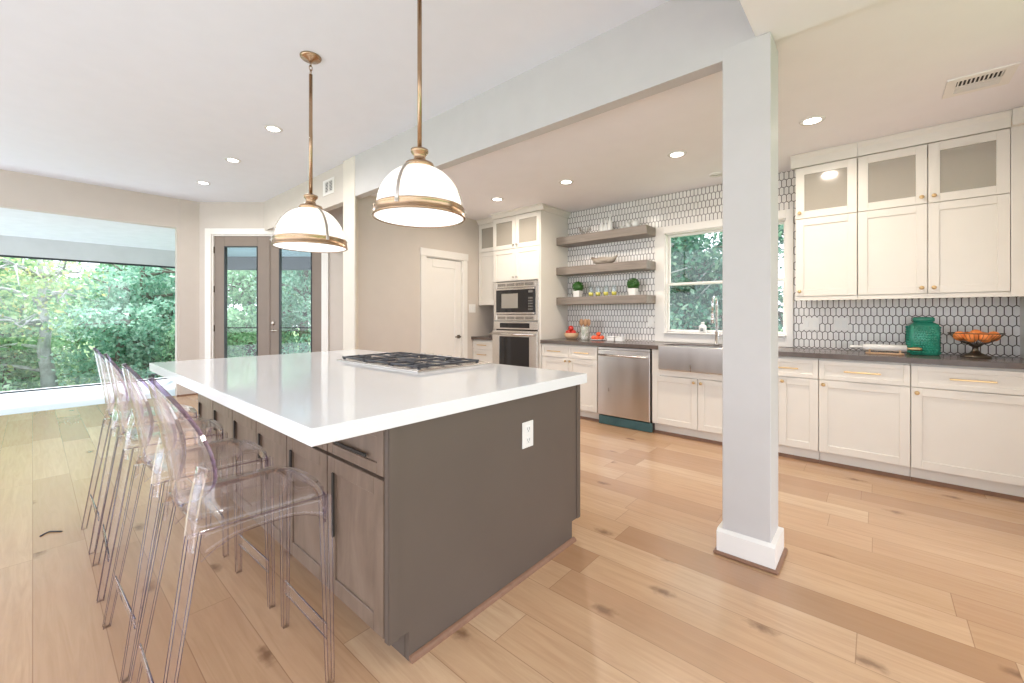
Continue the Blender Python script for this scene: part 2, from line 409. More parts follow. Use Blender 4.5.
# --- french doors
d1 = sroot('door_1', 'taupe double french doors with tall glass panes'); d1.location = DP; d1.rotation_euler = (0, 0, DA)
def dpart(name, bm, mat, p=d1): return obj(name, bm, mat, p, world=False)
bm = NB(); box(bm, .105, .20, -.025, 0.0, 0, 2.57, .004); box(bm, 1.925, 2.02, -.025, 0.0, 0, 2.57, .004); box(bm, .20, 1.925, -.025, 0.0, 2.475, 2.57, .004)
box(bm, .20, .222, 0, .12, 0, 2.475); box(bm, 1.903, 1.925, 0, .12, 0, 2.475); box(bm, .222, 1.903, 0, .12, 2.455, 2.475)
dpart('door_casing', bm, M['trim'])
for s, (a, b) in enumerate(((.225, 1.075), (1.08, 1.90))):
    bm = NB(); st = .155; ra, rb = a+st, b-st-.02*(1-s)
    box(bm, a, ra, .02, .065, .01, 2.455, .003); box(bm, rb, b, .02, .065, .01, 2.455, .003)
    box(bm, ra, rb, .02, .065, 2.30, 2.455); box(bm, ra, rb, .02, .065, .01, .26)
    lf = dpart('door_leaf', bm, M['doorp'])
    bm = NB(); w = .014
    box(bm, ra, ra+w, .014, .07, .26, 2.30); box(bm, rb-w, rb, .014, .07, .26, 2.30); box(bm, ra, rb, .014, .07, 2.286, 2.30); box(bm, ra, rb, .014, .07, .26, .274); box(bm, ra, rb, .02, .066, 1.018, 1.034)
    dpart('glazing_bar', bm, M['mullion'], lf)
    bm = NB(); box(bm, ra, rb, .038, .046, .26, 2.30); dpart('pane', bm, M['glass'], lf)
    if s == 0:
        for z in (2.24, 1.63, 1.02, .3):
            bm = NB(); box(bm, a-.012, a+.006, .005, .03, z-.05, z+.05, .002); dpart('hinge', bm, M['wire'], lf)
    else:
        bm = NB(); lathe(bm, [(0, 0), (.028, 0), (.028, .012), (.015, .02), (0, .02)], n=20); rot(bm, PI/2, 'X'); shift(bm, (a+.06, .02, 1.10)); dpart('deadbolt', bm, M['nickel'], lf)
        bm = NB(); lathe(bm, [(0, 0), (.026, 0), (.026, .01), (.01, .012), (.01, .045), (0, .045)], n=16); rot(bm, PI/2, 'X'); shift(bm, (a+.06, .02, .985))
        box(bm, a+.05, a+.15, -.03, -.015, .978, .992, .004); dpart('door_handle', bm, M['nickel'], lf)
bm = NB(); box(bm, 1.055, 1.095, .010, .02, .01, 2.455, .003); dpart('astragal', bm, M['doorp'])
# --- pantry door
d2 = sroot('door_2', 'white single panel pantry door', (-4.45, DY0, 0))
bm = NB(); box(bm, -4.45, -4.432, DY0-.088, DY0, 0, 2.0, .003); box(bm, -4.45, -4.432, DY1, DY1+.08, 0, 2.0, .003); box(bm, -4.45, -4.428, DY0-.10, DY1+.095, 2.0, 2.10, .004)
box(bm, -4.6, -4.45, DY0-.0, DY0+.012, 0, 2.0); box(bm, -4.6, -4.45, DY1-.012, DY1, 0, 2.0); box(bm, -4.6, -4.45, DY0+.012, DY1-.012, 1.99, 2.0)
obj('door_casing', bm, M['trim'], d2)
bm = NB(); a, b = DY0+.015, DY1-.015
box(bm, -4.50, -4.468, a, a+.11, .01, 1.985, .003); box(bm, -4.50, -4.468, b-.11, b, .01, 1.985, .003)
box(bm, -4.50, -4.468, a+.11, b-.11, 1.87, 1.985, .003); box(bm, -4.50, -4.468, a+.11, b-.11, .01, .2, .003); box(bm, -4.495, -4.478, a+.10, b-.10, .1, 1.9)
leaf = obj('door_leaf', bm, M['trim'], d2)
bm = NB(); tube(bm, [(-4.468, b-.05, .92), (-4.42, b-.05, .92)], .012, 10); tube(bm, [(-4.425, b-.05, .92), (-4.425, b-.14, .92)], .009, 8)
lathe(bm, [(0, 0), (.027, 0), (.027, .008), (0, .008)], n=18); obj('door_handle', bm, M['wire'], d2)
# the rosette above is turned on a z axis; replaced by a flat plate on the leaf
bm = NB(); box(bm, -4.468, -4.460, b-.075, b-.025, .895, .945, .006); obj('handle_plate', bm, M['wire'], d2)
# --- kitchen window
w1 = sroot('window_1', 'white double hung window over the sink', (-1.285, YW, WZ0))
bm = NB(); y0 = YW-.022
box(bm, -1.965, WX0, y0, YW, .916, WZ1+.085, .003); box(bm, WX1, -.605, y0, YW, .916, WZ1+.085, .003)
box(bm, WX0, WX1, y0, YW, WZ1, WZ1+.085, .003); box(bm, WX0, WX1, y0, YW, .916, WZ0, .003)
obj('window_casing', bm, M['trim'], w1)
bm = NB(); box(bm, WX0, WX1, YW-.06, YW+.04, WZ0-.005, WZ0+.010, .004); obj('window_sill', bm, M['trim'], w1)
bm = NB(); f = .010
box(bm, WX0, WX0+f, YW, YW+.12, WZ0, WZ1); box(bm, WX1-f, WX1, YW, YW+.12, WZ0, WZ1); box(bm, WX0, WX1, YW, YW+.12, WZ1-f, WZ1); box(bm, WX0, WX1, YW+.03, YW+.12, WZ0, WZ0+f)
obj('window_frame', bm, M['trim'], w1)
for z0, z1, yy in ((WZ0+.011, 1.595, YW+.035), (1.565, WZ1-.01, YW+.07)):
    bm = NB(); a, b, g = WX0+f, WX1-f, .022
    box(bm, a, a+g, yy, yy+.03, z0, z1, .003); box(bm, b-g, b, yy, yy+.03, z0, z1, .003); box(bm, a+g, b-g, yy, yy+.03, z0, z0+.028, .003); box(bm, a+g, b-g, yy, yy+.03, z1-.026, z1, .003)
    sh = obj('sash', bm, M['trim'], w1)
    bm = NB(); box(bm, a+g, b-g, yy+.012, yy+.017, z0+.028, z1-.026); obj('pane', bm, M['glass'], sh)
# --- far glass wall beyond the opening
w2 = sroot('window_2', 'wide fixed glass with thin black frame facing the trees', (-10.3, 0, 0))
GY1 = 1.86
bm = NB()
for q in ((-10.325, -10.275, -2.6, GY1, 2.135, 2.165), (-10.325, -10.275, GY1-.03, GY1, 0, 2.165), (-10.32, -10.28, -2.6, GY1, 0, .018)): box(bm, *q)
obj('window_frame', bm, M['mullion'], w2)
bm = NB(); box(bm, -10.304, -10.296, -2.6, GY1-.03, .035, 2.135); obj('pane', bm, M['glass'], w2)
bm = NB(); box(bm, -10.38, -10.25, -2.6, 1.98, 2.165, 2.47)
struct('wall_porch_header', bm, M['pbeam'], label='pale grey header above the wide glass')
bm = NB(); box(bm, -10.36, -10.26, GY1, 1.95, 0, 2.17)
struct('trim_2', bm, M['trim'], label='white jamb right of the wide glass')
bm = NB(); prism_path(bm, [(-8.07, 2.545), (-8.07, 2.60), (-10.4, 2.52), (-10.4, 2.462)], 'y', -2.6, 1.98)
struct('ceiling_porch', bm, M['pceil'], label='white ceiling beyond the wide opening')
# porch in front of the french doors
def dl(x, y): return (DP[0]+UX*x-UY*y, DP[1]+UY*x+UX*y)
bm = NB(); prism(bm, [(-8.05, 1.99), dl(.5, .14), dl(4.3, .14), dl(5, 2.75), dl(-1.8, 2.75), (-10.6, 1.99)], 2.50, 2.56); (struct('ceiling_veranda', bm, paint('pale blue porch paint', (.40, .55, .70), .7), label='pale veranda ceiling outside the french doors'))
bm = NB(); box(bm, -1.8, 5, 2.62, 2.80, 2.22, 2.50); dloc(struct('wall_veranda_beam', bm, M['pbeamd'], label='dark beam edging the veranda outside the doors'))
bm = NB(); box(bm, .0, 3.6, .13, 2.8, -.12, -.01); dloc(struct('floor_veranda', bm, M['porch'], label='veranda deck outside the french doors'))
# mouldings
bm = NB(); box(bm, -7.935, -7.92, 1.46, 1.70, 0, .02, .004); box(bm, -7.95, -7.935, 1.425, 1.46, 0, .02, .004)
struct('baseboard_left', bm, M['shoe'], label='brown shoe moulding at the foot of the left wall')
# --- column
col = thing('support_column', 'square white column standing free on the oak floor', 'column', (-.4925, 2.435, 0))
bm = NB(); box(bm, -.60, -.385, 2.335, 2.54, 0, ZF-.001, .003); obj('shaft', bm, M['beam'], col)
bm = NB(); prism_path(bm, [(2.313, 0), (2.562, 0), (2.562, .115), (2.545, .128), (2.33, .128), (2.313, .115)], 'x', -.622, -.363); obj('base_trim', bm, M['trim'], col)
bm = NB(); box(bm, -.637, -.348, 2.298, 2.577, 0, .018, .007); obj('shoe_moulding', bm, M['shoe'], col)
# ground outside
bm = NB(); box(bm, -60, 30, -40, 60, -.9, -.5); struct('ground', bm, M['grass'], label='green lawn outside')

bm = NB(); box(bm, -9, 8, -12, -2.61, -.2, -.1); struct('floor_bounce_slab', bm, M['porch'], label='unseen pale slab added behind the kitchen to bounce sunlight')  # out of view, added as a pale reflector bouncing sunlight up to the ceiling
# ------------------------------------------------------------------ cabinetry helpers (fronts face -Y)
def shaker(x0, x1, z0, z1, y, rail=.058, th=.02, rec=.009, pane=False):
    bm = NB(); b = .0018
    box(bm, x0, x0+rail, y, y+th, z0, z1, b); box(bm, x1-rail, x1, y, y+th, z0, z1, b)
    box(bm, x0+rail, x1-rail, y, y+th, z0, z0+rail, b); box(bm, x0+rail, x1-rail, y, y+th, z1-rail, z1, b)
    if not pane: box(bm, x0+rail-.003, x1-rail+.003, y+rec, y+th-.002, z0+rail-.003, z1-rail+.003)
    return bm
def knob(x, y, z, p, mat='gold', lab=None):
    bm = NB(); lathe(bm, [(0, 0), (.007, 0), (.006, .012), (.013, .017), (.0145, .023), (.011, .028), (0, .029)], n=16)
    rot(bm, PI/2, 'X'); shift(bm, (x, y, z)); return obj('knob', bm, M[mat], p)
def pull(x0, x1, y, z, p, mat='gold'):
    bm = NB(); box(bm, x0, x1, y-.032, y-.022, z-.006, z+.006, .002)
    for x in (x0+.02, x1-.02): box(bm, x-.005, x+.005, y-.026, y, z-.005, z+.005)
    return obj('handle', bm, M[mat], p)
def carcass(x0, x1, y0, y1, z0, z1, p, toe=0, mat='cab', name='body'):
    bm = NB(); box(bm, x0, x1, y0, y1, z0, z1)
    return obj(name, bm, M[mat], p)
G = .0025

def base_unit(x0, x1, label, drawers, doors, zd=.705, knobs=('L',), ztop=.857, zdoor=None, split=None, group='white base cabinets under the dark worktop'):
    t = thing('base_cabinet', label, 'cabinet', ((x0+x1)/2, YB+.3, 0), 0, group)
    carcass(x0+.001, x1-.001, YB+.021, YW-.003, .105, .872 if zdoor is None else .66, t)
    bm = NB(); box(bm, x0+.001, x1-.001, YB+.075, YB+.09, 0, .105); obj('toe_kick', bm, M['cab'], t)
    bm = NB(); prism_path(bm, [(YB+.074, 0), (YB+.074, .024), (YB+.068, .024), (YB+.052, 0)], 'x', x0+.001, x1-.001); obj('shoe_moulding', bm, M['shoe'], t)
    zt = zd-G if zdoor is None else zdoor
    w = (x1-x0)/doors
    for i in range(doors):
        a, b = x0+i*w+G, x0+(i+1)*w-G
        if split: a, b = ((x0+G, split-G), (split+G, x1-G))[i]
        d = obj('door', shaker(a, b, .114, zt, YB), M['cab'], t)
        side = knobs[i]
        knob(a+.03 if side == 'L' else b-.03, YB, zt-.035, d)
    if drawers:
        w = (x1-x0)/drawers
        for i in range(drawers):
            a, b = x0+i*w+G, x0+(i+1)*w-G
            d = obj('drawer', shaker(a, b, zd+G, ztop, YB, .036), M['cab'], t)
            L = min(.22, (b-a)*.5); c = (a+b)/2
            pull(c-L/2, c+L/2, YB, (zd+ztop)/2, d)
    return t
base_unit(-3.185, -2.395, 'white base cabinet between the oven tower and dishwasher', 2, 2, .71, ('R', 'L'))
su = base_unit(-1.758, -.850, 'white base cabinet under the apron sink', 0, 2, knobs=('R', 'L'), zdoor=.605)
for a, b in ((-1.757, -1.676), (-.901, -.852)):
    bm = NB(); box(bm, a, b, YB+.002, YB+.022, .605, .872); obj('face_stile', bm, M['cab'], su)
bm = NB(); box(bm, -1.675, -.902, YB+.002, YB+.02, .61, .674); obj('face_rail', bm, M['cab'], su)
base_unit(-.850, -.360, 'white base cabinet just right of the sink, behind the column', 1, 2, .70, ('R', 'L'), split=-.642)
base_unit(-.360, .186, 'white base cabinet under the rolling pin, middle of the right run', 1, 1, .70, ('L',))
base_unit(.186, .795, 'rightmost white base cabinet, below the fruit stand', 1, 1, .70, ('L',))
# filler rails over the sink cabinet doors
# ------------------------------------------------------------------ dishwasher
dw = thing('dishwasher', 'stainless dishwasher under the dark worktop', 'dishwasher', (-2.07, YB+.3, 0))
bm = NB(); box(bm, -2.39, -1.760, YB+.03, YW-.02, .02, .872); obj('body', bm, M['gap'], dw)
bm = NB(); box(bm, -2.376, -1.772, YB-.022, YB+.03, .112, .838, .006, seg=2); fr = obj('door', bm, M['steel'], dw)
bm = NB(); box(bm, -2.376, -1.772, YB-.016, YB+.03, .842, .868, .003); obj('control_strip', bm, M['steel'], dw)
bm = NB(); tube(bm, [(-2.35, YB-.06, .785), (-1.79, YB-.06, .785)], .012, 12)
for x in (-2.335, -1.805): box(bm, x-.012, x+.012, YB-.062, YB-.02, .775, .795, .003)
obj('handle', bm, M['steelh'], dw)
bm = NB(); box(bm, -2.376, -1.760, YB+.0, YB+.03, .004, .098, .004); obj('kick_plate', bm, M['kick'], dw)
# ------------------------------------------------------------------ worktop and sink
SX0, SX1 = -1.672, -.905
bm = NB(); prism(bm, [(-3.188, YB-.025), (SX0-.002, YB-.025), (SX0-.002, 4.60), (SX1+.002, 4.60), (SX1+.002, YB-.025), (.797, YB-.025), (.797, YW-.001), (-3.188, YW-.001)], .874, .914)
tag(obj('worktop', bm, M['dark']), 'long dark grey quartz worktop along the tiled wall', 'worktop')
sk = thing('farmhouse_sink', 'stainless apron front sink under the kitchen window', 'sink', ((SX0+SX1)/2, 4.4, .68))
bm = NB(); box(bm, SX0, SX1, 4.165, 4.195, .675, .92, .010, seg=3); obj('apron', bm, M['steel'], sk)
bm = NB()
box(bm, SX0, SX0+.02, 4.195, 4.60, .69, .905); box(bm, SX1-.02, SX1, 4.195, 4.60, .69, .905); box(bm, SX0+.02, SX1-.02, 4.58, 4.60, .69, .905); box(bm, SX0+.02, SX1-.02, 4.195, 4.58, .69, .70)
obj('basin', bm, M['steelh'], sk)
bm = NB(); lathe(bm, [(0, 0), (.045, 0), (.045, .006), (.03, .004), (0, .004)], -1.29, 4.42, .70, 24); obj('drain', bm, M['chrome'], sk)
fc = thing('faucet', 'tall chrome spring neck faucet behind the sink', 'faucet', (-1.262, 4.70, .914))
bm = NB(); lathe(bm, [(0, 0), (.028, 0), (.028, .012), (.020, .02), (.018, .14), (.012, .15), (0, .15)], -1.262, 4.70, .914, 20); obj('base', bm, M['chrome'], fc)
path = [(-1.262, 4.70-.0, 1.06)] + [(-1.262, 4.70-.075+.075*math.cos(a), 1.34+.075*math.sin(a)) for a in [PI*k/10 for k in range(11)]] + [(-1.262, 4.55, 1.22)]
bm = NB(); tube(bm, path, .011, 12); obj('neck', bm, M['chrome'], fc)
bm = NB()
for k in range(22):
    z = 1.08+k*.012; lathe(bm, [(.013, -.003), (.0165, 0), (.013, .003)], -1.262, 4.70, z, 12)
obj('spring', bm, M['chrome'], fc)
bm = NB(); lathe(bm, [(0, 0), (.018, 0), (.014, .09), (0, .09)], -1.262, 4.55, 1.14, 16); obj('spray_head', bm, M['chrome'], fc)
bm = NB(); tube(bm, [(-1.262, 4.70, 1.0), (-1.20, 4.69, 1.02), (-1.17, 4.69, 1.05)], .007, 8); obj('lever', bm, M['chrome'], fc)
# ------------------------------------------------------------------ wall cabinets right
def crown(x0, x1, y, z0, z1, p, left=True, ydeep=YW-.003, out=.05):
    bm = NB(); prof = [(y+.02, z0), (y-.012, z0), (y-.014, z0+.02), (y-out*.55, z0+(z1-z0)*.6), (y-out, z1-.015), (y-out, z1), (y+.02, z1)]
    prism_path(bm, prof, 'x', x0-(out if left else 0), x1)
    if left:
        pr = [(x0+.02, z0), (x0-.012, z0), (x0-.014, z0+.02), (x0-out*.55, z0+(z1-z0)*.6), (x0-out, z1-.015), (x0-out, z1), (x0+.02, z1)]
        prism_path(bm, pr, 'y', y+.001, ydeep)
    return obj('crown_moulding', bm, M['cab'], p)
def hollow(bm, x0, x1, y0, y1, z0, z1, th=.018):
    box(bm, x0, x0+th, y0, y1, z0, z1); box(bm, x1-th, x1, y0, y1, z0, z1); box(bm, x0+th, x1-th, y0, y1, z0, z0+th)
    box(bm, x0+th, x1-th, y0, y1, z1-th, z1); box(bm, x0+th, x1-th, y1-th, y1, z0+th, z1-th)
def wall_unit(x0, x1, doors, label, ks, kg, right=False):
    t = thing('wall_cabinet', label, 'cabinet', ((x0+x1)/2, YW-.2, 1.35), 0, 'white wall cabinets over the right worktop')
    carcass(x0, x1, YU+.021, YW-.003, 1.385, 2.06, t)
    bm = NB(); hollow(bm, x0, x1, YU+.021, YW-.003, 2.06, 2.51); obj('display_box', bm, M['cabin'], t)
    bm = NB(); box(bm, x0, x1, YU+.006, YU+.03, 1.352, 1.385); obj('light_rail', bm, M['cab'], t)
    w = (x1-x0)/doors
    for i in range(doors):
        a, b = x0+i*w+G, x0+(i+1)*w-G
        d = obj('door', shaker(a, b, 1.388, 2.058, YU), M['cab'], t); knob(a+.03 if ks[i] == 'L' else b-.03, YU, 1.43, d)
        d = obj('glass_door', shaker(a, b, 2.063, 2.505, YU, .062, pane=True), M['cab'], t); knob(a+.03 if kg[i] == 'L' else b-.03, YU, 2.11, d)
        bm = NB(); box(bm, a+.06, b-.06, YU+.008, YU+.013, 2.12, 2.448); obj('pane', bm, M['cabglass'], d)
    return t
u = wall_unit(-.540, -.120, 1, 'single door white wall cabinet beside the window', 'L', 'L')
crown(-.540, -.120, YU, 2.51, ZC-.002, u, out=.032)
u = wall_unit(-.118, .690, 2, 'double door white wall cabinet above the teal jar', 'RL', 'RL')
crown(-.118, .690, YU, 2.51, ZC-.002, u, left=False, out=.032)
bm = NB(); box(bm, .691, .799, YU+.004, YU+.03, 1.352, 2.51); box(bm, .691, .799, YU-.045, YU+.03, 2.51, ZC-.002); struct('trim_3', bm, M['cab'], label='white filler between wall cabinet and right wall')

# ------------------------------------------------------------------ oven tower
TX0, TX1, TY = -4.028, -3.19, 4.21
tw = thing('oven_tower', 'tall white cabinet housing the wall ovens', 'cabinet', ((TX0+TX1)/2, 4.5, 0))
bm = NB()
box(bm, TX0, TX0+.02, TY+.021, YW-.003, 0, 2.13); box(bm, TX1-.02, TX1, TY+.0, YW-.003, 0, 2.55)
box(bm, TX0+.02, TX1-.02, TY+.021, YW-.003, 1.68, 2.12); box(bm, TX0+.02, TX1-.02, TY+.021, YW-.003, .105, .40); box(bm, TX0+.02, TX1-.02, 4.78, YW-.003, .40, 1.68)
box(bm, TX0+.02, TX0+.052, TY+.005, TY+.03, .40, 1.68); box(bm, TX1-.05, TX1-.02, TY+.002, TY+.03, .40, 1.68); box(bm, TX0+.05, TX1-.05, TY+.02, 4.7, 1.138, 1.146)
obj('body', bm, M['cab'], tw)
bm = NB(); hollow(bm, TX0, TX1-.02, TY+.021, YW-.003, 2.12, 2.55); obj('display_box', bm, M['cabin'], tw)
bm = NB(); box(bm, TX0, TX1, TY+.075, TY+.09, 0, .105); obj('toe_kick', bm, M['cab'], tw)
mid = (TX0+TX1-.012)/2
for a, b, s in ((TX0+G, mid-G/2, 'R'), (mid+G/2, TX1-.012, 'L')):
    kx = a+.03 if s == 'L' else b-.03
    d = obj('door', shaker(a, b, 1.685, 2.108, TY), M['cab'], tw); knob(kx, TY, 1.73, d, 'nickel')
    d = obj('glass_door', shaker(a, b, 2.115, 2.545, TY, pane=True), M['cab'], tw); knob(kx, TY, 2.16, d, 'nickel')
    bm = NB(); box(bm, a+.056, b-.056, TY+.008, TY+.013, 2.17, 2.49); obj('pane', bm, M['cabglass'], d)
d = obj('drawer', shaker(TX0+G, TX1-.012, .114, .395, TY), M['cab'], tw); pull(mid-.1, mid+.1, TY, .30, d)
bm = NB(); o_ = .05; z0, z1 = 2.55, ZC-.002
prof = [(TY+.02, z0), (TY-.012, z0), (TY-.03, z0+.05), (TY-o_, z1-.015), (TY-o_, z1), (TY+.02, z1)]
prism_path(bm, prof, 'x', TX0, TX1+o_)
pr = [(TX1-.02, z0), (TX1+.012, z0), (TX1+.03, z0+.05), (TX1+o_, z1-.015), (TX1+o_, z1), (TX1-.02, z1)]
prism_path(bm, pr, 'y', TY+.001, YW-.003); obj('crown_moulding', bm, M['cab'], tw)
# microwave
AX0, AX1 = TX0+.052, TX1-.052
mw = thing('microwave', 'built in stainless microwave with vent slots in the tower', 'microwave', ((AX0+AX1)/2, 4.4, 1.15))
bm = NB(); a, b, z0, z1, y = AX0-.022, AX1+.022, 1.152, 1.668, TY-.012
zl, zh = 1.232, 1.590; xa, xb = AX0+.028, AX1-.028
box(bm, a, xa, y, y+.02, z0, z1, .003); box(bm, xb, b, y, y+.02, z0, z1, .003); box(bm, xa, xb, y, y+.02, z0, zl, .002); box(bm, xa, xb, y, y+.02, zh, z1, .002)
fr = obj('trim_kit', bm, M['steelh'], mw)
for zc in (z0+.035, z1-.038):
    for k in range(4):
        bm = NB(); x = xa+.02+k*(xb-xa-.04)/4
        for q in (-.012, 0, .012): box(bm, x+.008, x+(xb-xa-.04)/4-.01, y-.002, y+.002, zc+q-.003, zc+q+.003)
        obj('vent_slot', bm, M['slot'], mw)
bm = NB(); box(bm, xa+.003, xb-.003, y+.002, 4.65, zl+.003, zh-.003); obj('body', bm, M['gap'], mw)
bm = NB(); box(bm, xa+.006, xb-.006, y-.016, y+.002, zl+.03, zh-.03, .004); obj('door', bm, M['ink'], mw)
bm = NB(); box(bm, xa+.006, xb-.006, y-.020, y+.001, zh-.03, zh-.006, .003); box(bm, xa+.006, xb-.006, y-.020, y+.001, zl+.006, zl+.03, .003); obj('door_rail', bm, M['steelh'], mw)
bm = NB(); box(bm, xa+.11, xa+.40, y-.018, y-.015, zl+.085, zh-.08, .002); obj('window', bm, M['cabglass'], mw)['label'] = 'pale reflecting glass window'
KG = paint('keypad grey', (.16, .15, .14), .4)
bm = NB(); box(bm, xb-.10, xb-.03, y-.018, y-.015, zh-.075, zh-.045); obj('display', bm, KG, mw)
for r in range(5):
    for c in range(3): bm = NB(); box(bm, xb-.10+c*.025, xb-.082+c*.025, y-.018, y-.015, zl+.06+r*.036, zl+.08+r*.036); obj('button', bm, KG, mw)
# oven
ov = thing('oven', 'stainless wall oven below the microwave', 'oven', ((AX0+AX1)/2, 4.4, .41))
bm = NB(); box(bm, AX0, AX1, y+.03, 4.72, .41, 1.134); obj('body', bm, M['gap'], ov)
bm = NB(); box(bm, a, b, y-.006, y+.03, 1.035, 1.14, .004, seg=2); obj('control_panel', bm, M['steelh'], ov)
bm = NB(); box(bm, a+.12, b-.14, y-.009, y-.004, 1.055, 1.12, .002); obj('display', bm, M['ink'], ov)
bm = NB(); wa, wb, wz0, wz1 = a+.13, b-.13, .56, .94; ya, yb = y-.03, y+.03
box(bm, a, wa, ya, yb, .42, 1.02, .004); box(bm, wb, b, ya, yb, .42, 1.02, .004); box(bm, wa, wb, ya, yb, .42, wz0, .002); box(bm, wa, wb, ya, yb, wz1, 1.02, .002)
dd = obj('door', bm, M['steelh'], ov)
bm = NB(); box(bm, wa, wb, ya+.006, yb, wz0, wz1); obj('window', bm, M['ink'], dd)
bm = NB(); tube(bm, [(a+.01, y-.085, .975), (b-.01, y-.085, .975)], .014, 12)
for x in (a+.035, b-.035): box(bm, x-.014, x+.014, y-.088, y-.028, .964, .986, .004)
obj('handle', bm, M['steelh'], dd)
# left short units by the pantry door
lb = thing('base_cabinet', 'narrow white drawer cabinet between pantry door and oven tower', 'cabinet', (-4.24, 4.5, 0), 0, 'white base cabinets under the dark worktop')
carcass(-4.447, TX0-.002, YB+.021, YW-.003, .105, .872, lb)
bm = NB(); box(bm, -4.447, TX0-.002, YB+.075, YB+.09, 0, .105); obj('toe_kick', bm, M['cab'], lb)
for z0, z1 in ((.74, .857), (.43, .735), (.114, .425)):
    d = obj('drawer', shaker(-4.445+G, TX0-G-.002, z0+G, z1-G, YB, .036), M['cab'], lb); pull(-4.33, -4.15, YB, (z0+z1)/2+(.0 if z1 > .8 else .08), d)
bm = NB(); box(bm, -4.448, TX0-.001, YB-.025, YW-.002, .874, .914); tag(obj('worktop', bm, M['dark']), 'short dark worktop left of the oven tower', 'worktop')
lu = thing('wall_cabinet', 'narrow white wall cabinet in the corner left of the oven tower', 'cabinet', (-4.24, 4.65, 1.36))
LY = 4.34
carcass(-4.447, TX0-.002, LY+.021, YW-.003, 1.375, 2.14, lu)
bm = NB(); hollow(bm, -4.447, TX0-.002, LY+.021, YW-.003, 2.14, 2.555); obj('display_box', bm, M['cabin'], lu)
obj('door', shaker(-4.445+G, TX0-G-.002, 1.37, 2.137, LY), M['cab'], lu)
d = obj('glass_door', shaker(-4.445+G, TX0-G-.002, 2.142, 2.55, LY, pane=True), M['cab'], lu)
bm = NB(); box(bm, -4.39, TX0-.06, LY+.008, LY+.013, 2.2, 2.495); obj('pane', bm, M['cabglass'], d)
bm = NB(); prism_path(bm, [(LY+.02, 2.555), (LY-.012, 2.555), (LY-.03, 2.60), (LY-.05, ZC-.015), (LY-.05, ZC-.002), (LY+.02, ZC-.002)], 'x', -4.447, TX0-.002); obj('crown_moulding', bm, M['cab'], lu)

# ------------------------------------------------------------------ floating shelves
for z0, z1, lab in ((2.145, 2.245, 'topmost grey wooden floating shelf, near the ceiling'), (1.75, 1.85, 'middle grey wooden floating shelf, carrying the driftwood bowl'), (1.36, 1.456, 'lowest grey wooden floating shelf, carrying topiaries and glasses')):
    bm = NB(); box(bm, -3.187, -1.953, 4.54, YW-.001, z0, z1, .003)
    tag(obj('floating_shelf', bm, M['shelf']), lab, 'shelf', 'floating shelves on the tile')

# ------------------------------------------------------------------ island
IX0, IX1, IY0, IY1, IZ = -3.735, -1.218, .523, 2.035, .900
bm = NB(); prism(bm, [(IX0, IY0), (IX1, IY0), (IX1, IY1), (IX0, IY1)], IZ-.053, IZ, bev=.003)
tag(obj('island_worktop', bm, M['quartz']), 'thick white quartz top of the kitchen island', 'worktop')
divs = [-3.72, -3.335, -2.925, -2.515, -2.105, -1.69, -1.272]; IF = .79
labs = ['island cabinet at the far end, nearest the pale opening', 'second island cabinet from the far end', 'island cabinet third from the far end, behind the stools', 'island cabinet third from the column end, behind the stools', 'island cabinet second from the end panel', 'island cabinet beside the end panel, with visible drawer pull']
for i in range(6):
    a, b = divs[i], divs[i+1]
    t = thing('island_cabinet', 'taupe ' + labs[i], 'cabinet', ((a+b)/2, IF+.3, 0), 0, 'taupe cabinets along the island seating side')
    bm = NB(); box(bm, a+.001, b-.001, IF+.021, 1.385, .105, IZ-.054); box(bm, a+.001, b-.001, IF+.085, 1.385, 0, .105); obj('body', bm, M['islp'], t)
    d = obj('drawer', shaker(a+.004, b-.004, .668, .838, IF, .04, .022, .007), M['isl'], t)
    bm = NB(); c = (a+b)/2; box(bm, c-.13, c+.10, IF-.009, IF-.001, .716, .728, .002); obj('handle', bm, M['slot'], d)
    d = obj('door', shaker(a+.004, b-.004, .112, .655, IF, .062, .022, .007), M['isl'], t)
    bm = NB(); box(bm, a+.05, a+.068, IF-.009, IF-.001, .47, .60, .002) if i < 5 else box(bm, a+.052, a+.068, IF-.009, IF-.001, .345, .598, .002); obj('handle', bm, M['slot'], d)
bm = NB(); box(bm, -3.72, -1.272, 1.387, 1.984, .105, IZ-.054); box(bm, -3.72, -1.272, 1.387, 1.92, 0, .105)
t = thing('island_cabinet', 'taupe cabinet run on the cooking side of the island', 'cabinet', (-2.5, 1.7, 0)); obj('body', bm, M['islp'], t)
for i in range(6):
    a, b = divs[i], divs[i+1]; bm = shaker(a+.003, b-.003, .112, .655, 0, .062, .022, .007); rot(bm, PI, 'Z', ((a+b)/2, 0, 0)); shift(bm, (0, 2.006, 0))
    d = obj('door', bm, M['isl'], t)
    bm = shaker(a+.003, b-.003, .668, .838, 0, .04, .022, .007); rot(bm, PI, 'Z', ((a+b)/2, 0, 0)); shift(bm, (0, 2.006, 0)); obj('drawer', bm, M['isl'], t)
ep = thing('island_end_panel', 'dark taupe end panel of the island with an outlet', 'panel', (-1.26, 1.4, 0))
bm = NB(); A = bm
pts = [(IF+.002, .105), (IF+.085, .105), (IF+.085, 0), (1.925, 0), (1.925, .105), (2.004, .105), (2.004, IZ-.054), (IF+.002, IZ-.054)]
prism_path(bm, [(q[0], q[1]) for q in pts], 'x', 0, 0)
bm.free(); bm = NB()
va = [bm.verts.new((-1.270, p[0], p[1])) for p in pts]; vb = [bm.verts.new((-1.248, p[0], p[1])) for p in pts]; n = len(pts)
for q in [va[::-1], vb]+[(va[i], va[(i+1) % n], vb[(i+1) % n], vb[i]) for i in range(n)]: bm.faces.new(q)
obj('panel', bm, M['islp'], ep)
